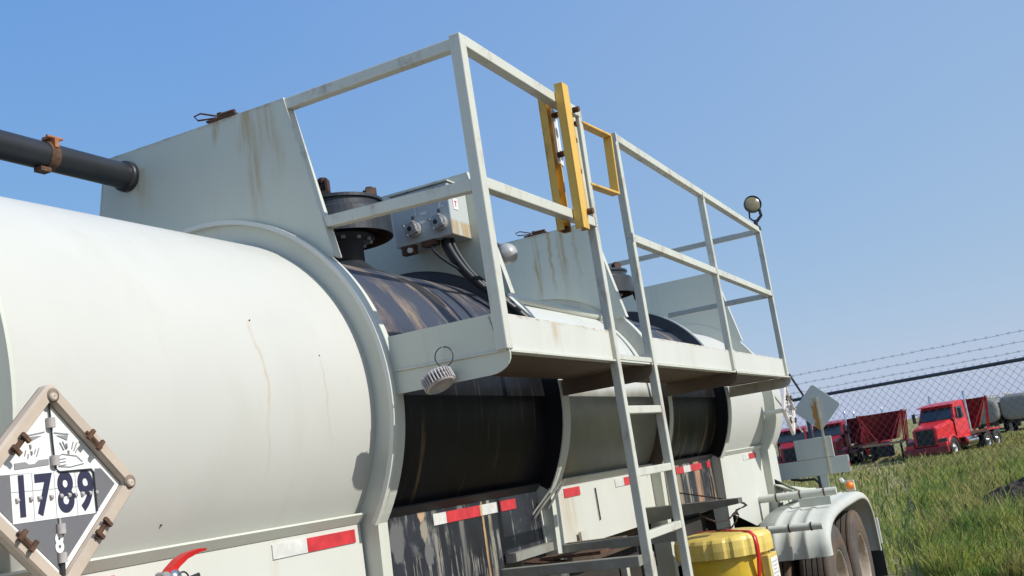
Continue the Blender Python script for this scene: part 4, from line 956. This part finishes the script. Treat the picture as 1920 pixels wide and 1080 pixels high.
def tractor(label):
    T = thing('truck_tractor', label, 'truck', (0, 0, GZF), 'red tractor units parked in a row beyond the fence')
    body = MB()     # sloping hood: nose at x=-3.2
    sec = lambda x, w, z0, z1, ch: [(x, -w, z0), (x, w, z0), (x, w, z1 - ch), (x, w - ch, z1), (x, -w + ch, z1), (x, -w, z1 - ch)]
    body.grid([sec(-3.05, 0.62, 0.75, 1.62, 0.10), sec(-3.0, 0.66, 0.7, 1.68, 0.12), sec(-2.3, 0.78, 0.7, 1.80, 0.14), sec(-1.45, 0.92, 0.7, 1.95, 0.16)], smooth=False, close=True)
    body.add(sec(-3.05, 0.62, 0.75, 1.62, 0.10), [(0, 1, 2, 3, 4, 5)])
    hood = lbuild(body, 'hood', M_TRED, T, bevel=0.03)
    lbuild(MB().bb((-3.09, -0.47, 0.78), (-3.052, 0.47, 1.56)), 'grille', M_FBLK, hood)
    g_ = MB()
    for k in range(9): g_.bb((-3.10, -0.47 + 0.113 * k, 0.78), (-3.092, -0.455 + 0.113 * k, 1.56))
    lbuild(g_, 'grille_bars', M_DARK, hood)
    for s in (-1, 1):
        fd_ = MB(); rows = []
        for k in range(9):
            a = math.pi * (0.02 + 0.96 * k / 8); rows.append([(-2.35 - 0.66 * math.cos(a) * -1 if False else -2.35 + 0.70 * math.cos(a), s * 0.64, 0.55 + 0.68 * math.sin(a)), (-2.35 + 0.70 * math.cos(a), s * 1.16, 0.55 + 0.62 * math.sin(a)), (-2.35 + 0.66 * math.cos(a), s * 1.18, 0.50 + 0.56 * math.sin(a))])
        fd_.grid(rows); lbuild(fd_, 'front_fender', M_TRED, T, solid=0.03)
        lbuild(MB().bb((-3.08, s * 0.66, 0.80), (-2.95, s * 1.10, 1.05)), 'headlight', M_GLASS, T, bevel=0.03)
        lbuild(MB().bb((-3.20, s * 0.66, 0.86), (-3.0, s * 1.12, 0.62)), 'lamp_panel', M_TRED, T, bevel=0.04)
        fwheel(T, -2.35, s * 1.02)
    lbuild(MB().bb((-3.34, -1.18, 0.32), (-3.05, 1.18, 0.68)), 'bumper', M_HRED, T, bevel=0.05)
    cab = MB(); cab.grid([[(-1.45, -0.98, 0.9), (-1.45, 0.98, 0.9), (-1.45, 0.98, 1.93), (-1.45, -0.98, 1.93)], [(-1.10, -0.98, 0.9), (-1.10, 0.98, 0.9), (-1.02, 0.90, 2.62), (-1.02, -0.90, 2.62)], [(-0.9, -0.98, 0.9), (-0.9, 0.98, 0.9), (-0.85, 0.88, 2.80), (-0.85, -0.88, 2.80)], [(0.30, -0.98, 0.9), (0.30, 0.98, 0.9), (0.30, 0.88, 2.88), (0.30, -0.88, 2.88)]], smooth=False, close=True)
    cab.add([(0.30, -0.98, 0.9), (0.30, 0.98, 0.9), (0.30, 0.88, 2.88), (0.30, -0.88, 2.88)], [(0, 1, 2, 3)])
    co_ = lbuild(cab, 'cab', M_TRED, T, bevel=0.04)
    lbuild(MB().add([(-1.475, -0.86, 1.98), (-1.475, 0.86, 1.98), (-1.07, 0.80, 2.56), (-1.07, -0.80, 2.56), (-1.45, -0.86, 1.96), (-1.45, 0.86, 1.96), (-1.04, 0.80, 2.54), (-1.04, -0.80, 2.54)], [(0, 1, 2, 3), (4, 7, 6, 5), (0, 4, 5, 1), (1, 5, 6, 2), (2, 6, 7, 3), (3, 7, 4, 0)]), 'windshield', M_GLASS, co_)
    lbuild(MB().prism([(-1.25, -0.95, 2.66), (-0.9, -0.92, 2.74), (-0.9, 0.92, 2.74), (-1.25, 0.95, 2.66)], (0, 0, 0.05)), 'sun_visor', M_TRED, co_, bevel=0.01)
    for s in (-1, 1):
        d = MB().add([(-1.0, s * 0.995, 1.95), (-0.15, s * 0.995, 1.95), (-0.15, s * 0.925, 2.55), (-0.85, s * 0.925, 2.55)], [(0, 1, 2, 3)]); lbuild(d, 'side_window', M_GLASS, co_, solid=0.01)
        e = MB().tube([(0.42, s * 0.95, 1.0), (0.42, s * 0.95, 3.15), (0.50, s * 0.95, 3.28)], 0.065, 12); lbuild(e, 'exhaust_stack', M_CHROME, T)
        m = MB(); m.bb((-1.25, s * 1.18, 1.95), (-1.18, s * 1.34, 2.45)); m.tube([(-1.15, s * 0.95, 2.4), (-1.2, s * 1.22, 2.4)], 0.015, 6); m.tube([(-1.15, s * 0.95, 2.0), (-1.2, s * 1.22, 2.0)], 0.015, 6); lbuild(m, 'mirror', M_BLACK, T)
        f_ = MB().tube([(-0.9, s * 1.0, 0.68), (0.4, s * 1.0, 0.68)], 0.28, 20); lbuild(f_, 'fuel_tank', M_CHROME, T)
        for x in (1.9, 3.15): fwheel(T, x, s * 1.05, hub=M_CHROME); fwheel(T, x, s * 0.74)
    fr2 = MB(); fr2.bb((-2.9, -0.45, 0.62), (3.9, -0.35, 0.88)); fr2.bb((-2.9, 0.35, 0.62), (3.9, 0.45, 0.88)); fr2.bb((0.5, -1.05, 0.88), (3.9, 1.05, 0.92)); lbuild(fr2, 'frame', M_HRED, T)
    for s in (-1, 1): lbuild(MB().bb((1.2, s * 0.6, 1.05), (3.8, s * 1.2, 1.12)), 'rear_fender', M_TRED, T)
    return T
def hopper(label, tongue=True):
    H = thing('hopper_trailer', label, 'hopper trailer', (0, 0, GZF), 'red hopper trailers parked in a row beyond the fence')
    x0, x1 = 0.0, 6.4; bin_ = MB()
    bin_.add([(x0, -1.25, 2.85), (x0, 1.25, 2.85), (x1, 1.25, 2.85), (x1, -1.25, 2.85), (x0 + 0.9, -0.62, 1.25), (x0 + 0.9, 0.62, 1.25), (x1 - 1.2, 0.62, 1.25), (x1 - 1.2, -0.62, 1.25)], [(0, 1, 5, 4), (1, 2, 6, 5), (2, 3, 7, 6), (3, 0, 4, 7), (4, 5, 6, 7), (0, 3, 2, 1)])
    b_ = lbuild(bin_, 'bin', M_HRED, H)
    r_ = MB()
    for (a, q) in (((x0, -1.27, 2.86), (x0, 1.27, 2.86)), ((x1, -1.27, 2.86), (x1, 1.27, 2.86)), ((x0, -1.27, 2.86), (x1, -1.27, 2.86)), ((x0, 1.27, 2.86), (x1, 1.27, 2.86))): r_.beam(a, q, 0.09)
    lbuild(r_, 'bin_rim', M_HRED, b_)
    for s in (-1, 1):
        k_ = MB(); k_.beam((x0 - 0.02, s * 1.2, 2.82), (x0 - 0.05, s * 0.35, 1.15), 0.06); lbuild(k_, 'brace', M_TRED, H)
        for k in range(4): k_ = MB(); X0 = x0 + 0.3 + 1.9 * k; k_.beam((X0, s * 1.24, 2.82), (X0 + 0.05, s * 1.05, 1.05), 0.07); lbuild(k_, 'side_stake', M_TRED, H)
        k_ = MB(); k_.beam((x0 + 0.2, s * 1.26, 2.80), (x0 + 2.1, s * 1.1, 1.1), 0.06); lbuild(k_, 'brace', M_TRED, H)
        for x in (5.2, 6.45): fwheel(H, x, s * 1.05, hub=M_CHROME)
        lbuild(MB().bb((0.3, s * 0.80, 0.05), (0.42, s * 0.92, 1.1)), 'landing_leg', M_FBLK, H)
    f_ = MB(); f_.bb((x0 - 1.6, -1.05, 1.02), (7.0, -0.93, 1.18)); f_.bb((x0 - 1.6, 0.93, 1.02), (7.0, 1.05, 1.18)); lbuild(f_, 'frame', M_HRED, H)
    lbuild(MB().bb((x0 - 1.65, -1.15, 1.02), (x0 - 1.5, 1.15, 1.14)), 'front_beam', simple('tan timber beam', (0.40, 0.28, 0.17), .8), H)
    lbuild(MB().bb((x0 - 0.9, -0.45, 0.35), (x0 + 0.1, 0.45, 0.95)), 'engine_box', M_FBLK, H)
    return H
def copy_tree(o, parent=None):
    c = o.copy(); COL.objects.link(c)
    if parent: c.parent = parent
    for q in list(o.children): copy_tree(q, c)
    return c
T1 = tractor('bright red tractor unit with black grille, rightmost and nearest of the parked row')
H1 = hopper('red hopper trailer coupled behind the bright red tractor unit')
H2 = hopper('dark red hopper trailer without a tractor, tan beam across its front')
T2 = copy_tree(T1); T2['label'] = 'red tractor unit behind the grey rear light board, second from the left'
T3 = copy_tree(T1); T3['label'] = 'dark red tractor unit half hidden behind the tanker rear, leftmost of the row'
T4 = copy_tree(T1); T4['label'] = 'dull red tractor unit between two hopper trailers, farther back than its neighbours'
H3 = copy_tree(H1); H3['label'] = 'red hopper trailer just right of the grey light board, behind the half hidden tractor'
def aimed(px_dir, dist): return None
TA = R_(-18)
T1P, H1P, H2P, T2P, H3P, T3P = (59.1, 1.2), (60.6, 0.45), (63.6, 5.15), (67.3, 8.66), (68.8, 8.0), (69.3, 11.4)
def park(o, x, y, back=0.0, ang=TA):
    # nose points along local -x; heading chosen so the near flank faces the sun side
    d = Vector((math.cos(ang), math.sin(ang))); place(o, x + d.x * back, y + d.y * back, ang)
park(T1, *T1P, 0.0, R_(-20)); park(H1, *H1P, 0.0, R_(1))
park(H2, *H2P, 0.0, R_(3))
park(T2, *T2P, 0.0, R_(0)); park(H3, *H3P, 0.0, R_(3))
park(T4, 75.5, 7.3, 0.0, R_(6)); park(T3, *T3P, 0.0, R_(4))

M_TRED2 = red_truck('dull dark red truck paint', (0.42, 0.018, 0.035))
for root_ in (T2, T3, T4):
    for q_ in root_.children_recursive:
        if q_.type == 'MESH' and q_.data.materials and q_.data.materials[0] == M_TRED:
            q_.material_slots[0].link = 'OBJECT'; q_.material_slots[0].material = M_TRED2
# grey tank trailers far right
def far_tank(label):
    T = thing('tank_trailer', label, 'tank trailer', (0, 0, GZF), 'grey tank trailers in the far row')
    b_ = MB(); pr = []; n = 24
    def sec(x, sc): return [(x, 1.28 * sc * math.copysign(abs(math.cos(a)) ** 0.6, math.cos(a)), 1.95 + 0.98 * sc * math.copysign(abs(math.sin(a)) ** 0.6, math.sin(a))) for a in [2 * math.pi * k / n for k in range(n)]]
    b_.grid([sec(0, 0.01), sec(0, 0.7), sec(0.03, 0.9), sec(0.12, 1), sec(10, 1), sec(10.1, 0.9), sec(10.12, 0.01)], close=True)
    o = lbuild(b_, 'tank', M_FTANK, T)
    for x in (0.5, 3.3, 6.5, 9.5):
        r_ = MB(); r_.grid([sec(x, 1.0), sec(x, 1.03), sec(x + 0.1, 1.03), sec(x + 0.1, 1.0)], close=True); lbuild(r_, 'band', M_FTANK, o)
    q = MB()
    for x in (0.4, 2.5, 4.6, 6.7, 8.8): q.tube([(x, -0.9, 2.7), (x, -0.9, 3.15)], 0.03, 6); q.tube([(x, 0.9, 2.7), (x, 0.9, 3.15)], 0.03, 6)
    for s in (-1, 1): q.tube([(0.4, s * 0.9, 3.15), (8.8, s * 0.9, 3.15)], 0.03, 6)
    q.bb((0.4, -0.5, 2.88), (8.8, 0.5, 2.98)); lbuild(q, 'top_catwalk', simple('pale catwalk', (0.55, 0.50, 0.42), .7), T)
    f_ = MB(); f_.bb((0.3, -1.0, 0.75), (10, 1.0, 0.98)); lbuild(f_, 'frame', M_FBLK, T)
    for s in (-1, 1):
        lbuild(MB().bb((0.9, s * 0.75, 0.0), (1.05, s * 0.95, 0.9)), 'landing_leg', M_GALV, T)
        for x in (7.6, 8.9): fwheel(T, x, s * 1.0)
    return T
K1 = far_tank('grey tank trailer directly right of the red hopper, left of the two grey tanks')
K3 = copy_tree(K1); K3['label'] = 'grey tank trailer standing farthest back, seen through the gap between the other two'; park(K3, 104.0, -0.2, 0, R_(-3))
K2 = copy_tree(K1); K2['label'] = 'grey dirty tank trailer at the right edge of the photo beyond the fence'
park(K1, 90.0, 0.65, 0, R_(-3)); park(K2, 91.0, -2.0, 0, R_(-3))

# low heap of dark soil beyond the fence
hp = MB(); rng = random.Random(3); rows = []; NX, NY = 26, 30
for i in range(NX):
    row = []
    for j in range(NY):
        u, v = i / (NX - 1) * 2 - 1, j / (NY - 1) * 2 - 1; r = math.hypot(u, v)
        h = max(0, 1 - r ** 2) ** 0.8 * (0.40 + 0.16 * rng.random()) + 0.03 * math.sin(9 * u + 5 * v) * max(0, 1 - r)
        row.append((18.6 + 1.5 * u, -3.1 + 1.7 * v + 0.2 * u, -1.87 + h))
    rows.append(row)
hp.grid(rows, smooth=False)
tag(hp.build('soil_heap', simple('dark burnt soil', (0.075, 0.045, 0.03), 0.95, 0, 0.6, 3, 0.6)), 'low heap of dark soil lying in the grass beyond the fence', 'soil heap')
# pale gravel lane in front of the grey tanks
ln = MB(); ln.grid([[(78 + 4 * i, y, gz(80) + 0.012) for y in range(-60, 8, 4)] for i in range(2)])
lo_ = ln.build('gravel_lane', simple('pale gravel', (0.42, 0.37, 0.29), 0.9, 0, 0.3, 1)); lo_['kind'] = 'structure'

# ---------------------------------------------------------------- grass
def grass_mat():
    t = NT('grass blades'); at = t.n('Attribute'); at.attribute_name = 'tint'
    big = t.ramp(t.noise((0.55, 0.75, 0.0), 4, 0.6), 0.40, 0.60)
    big2 = t.ramp(t.noise((0.22, 0.9, 0.0), 3, 0.6, off=(5, 3, 0)), 0.46, 0.60)
    c = t.mix(big, (0.17, 0.30, 0.05), (0.37, 0.42, 0.09))
    c = t.mix(t.math('MULTIPLY', big2, 0.65), c, (0.46, 0.38, 0.14))
    far = t.ramp(t.xyz()[0], 22.0, 42.0)
    c = t.mix(t.math('MULTIPLY', far, 0.6), c, (0.40, 0.35, 0.14))
    c = t.mix(t.ramp(at.outputs['Fac'], 0.66, 1.0), c, (0.50, 0.42, 0.16))
    c = t.mix(t.math('SUBTRACT', 1.0, t.ramp(at.outputs['Fac'], 0.0, 0.35)), c, (0.06, 0.11, 0.025))
    t.b.inputs['Specular IOR Level'].default_value = 0.15
    m = t.fin(c, 0.75); m.use_backface_culling = False
    tr = t.n('BsdfTranslucent'); t.l(c, tr.inputs[0]); mx = t.n('MixShader'); mx.inputs[0].default_value = 0.45
    t.l(t.b.outputs[0], mx.inputs[1]); t.l(tr.outputs[0], mx.inputs[2]); t.l(mx.outputs[0], t.o.inputs[0])
    return m
rs = np.random.RandomState(5); N = 380000
d = 11.5 * np.exp(rs.rand(N) * math.log(88 / 11.5)); 
# direction fan: mostly what lies right of the trailer, thinner to the sides
ang = np.where(rs.rand(N) < 0.82, rs.uniform(-0.145, 0.105, N), rs.uniform(-0.75, 0.35, N))
gx = -3.4 + d * np.cos(ang); gy = -2.9 + d * np.sin(ang)
clump = np.sin(gx * 1.9 + 1.3 * np.sin(gy * 2.3)) * np.sin(gy * 2.7 + 1.1 * np.sin(gx * 1.1)); clump2 = np.sin(gx * 0.7 + 2 * np.sin(gy * 0.9)) + 0.7 * np.sin(gx * 2.9 + 3.1 * np.sin(gy * 1.7 + gx * 0.4))
keep = (rs.rand(N) < 0.62 + 0.38 * clump) & (gx > 8.9) & ~((gx > 13.8) & (gx < 20.0) & (np.abs(gy + 3.25) < 1.45) & (rs.rand(N) < 0.75)) & ~((gx > 77.5) & (gx < 82.5) & (gy < 7.5))
gx, gy, d, clump, clump2 = gx[keep], gy[keep], d[keep], clump[keep], clump2[keep]; N = len(gx)
t_ = np.clip((gx - 11) / 55, 0, 1); gzz = Z0 - 1.8 - 0.5 * t_ * t_ * (3 - 2 * t_)
hgt = (0.15 + 0.13 * (clump > 0.15) + 0.06 * clump2) * (0.6 + 0.8 * rs.rand(N)); hgt *= np.where(rs.rand(N) < 0.04, 1.7, 1.0); hgt *= np.where(gx > 40, 0.75, 1.0)
broad = rs.rand(N) < 0.10; hgt = np.where(broad, hgt * 0.75, hgt); wid = (0.002 + 0.00050 * d * (0.6 + 0.8 * rs.rand(N))) * np.where(broad, 2.3, 1.0); yaw = rs.rand(N) * 6.283; lean = hgt * (0.15 + 0.45 * rs.rand(N)); la = rs.rand(N) * 6.283
ux, uy = np.cos(yaw) * wid, np.sin(yaw) * wid; lx, ly = np.cos(la) * lean, np.sin(la) * lean
V = np.zeros((N, 5, 3), np.float32)
V[:, 0] = np.stack([gx - ux, gy - uy, gzz - 0.02], 1); V[:, 1] = np.stack([gx + ux, gy + uy, gzz - 0.02], 1)
V[:, 2] = np.stack([gx + ux * .75 + lx * .35, gy + uy * .75 + ly * .35, gzz + hgt * .6], 1); V[:, 3] = np.stack([gx - ux * .75 + lx * .35, gy - uy * .75 + ly * .35, gzz + hgt * .6], 1)
V[:, 4] = np.stack([gx + lx, gy + ly, gzz + hgt], 1)
me = bpy.data.meshes.new('grass'); me.vertices.add(N * 5); me.vertices.foreach_set('co', V.ravel())
idx = np.arange(N, dtype=np.int32)[:, None] * 5
loops = np.concatenate([idx + np.array([[0, 1, 2, 3]]), idx + np.array([[3, 2, 4]])], 1).ravel().astype(np.int32)
me.loops.add(len(loops)); me.loops.foreach_set('vertex_index', loops)
me.polygons.add(N * 2); ls = (np.arange(N)[:, None] * 7 + np.array([[0, 4]])).ravel().astype(np.int32); me.polygons.foreach_set('loop_start', ls)
me.update(calc_edges=True)
at = me.attributes.new('tint', 'FLOAT', 'POINT'); at.data.foreach_set('value', np.repeat(rs.rand(N).astype(np.float32), 5))
me.materials.append(grass_mat()); gob = bpy.data.objects.new('grass', me); COL.objects.link(gob); gob['kind'] = 'stuff'
tag(gob, 'rough green and straw coloured grass covering the field behind the trailer', 'grass')
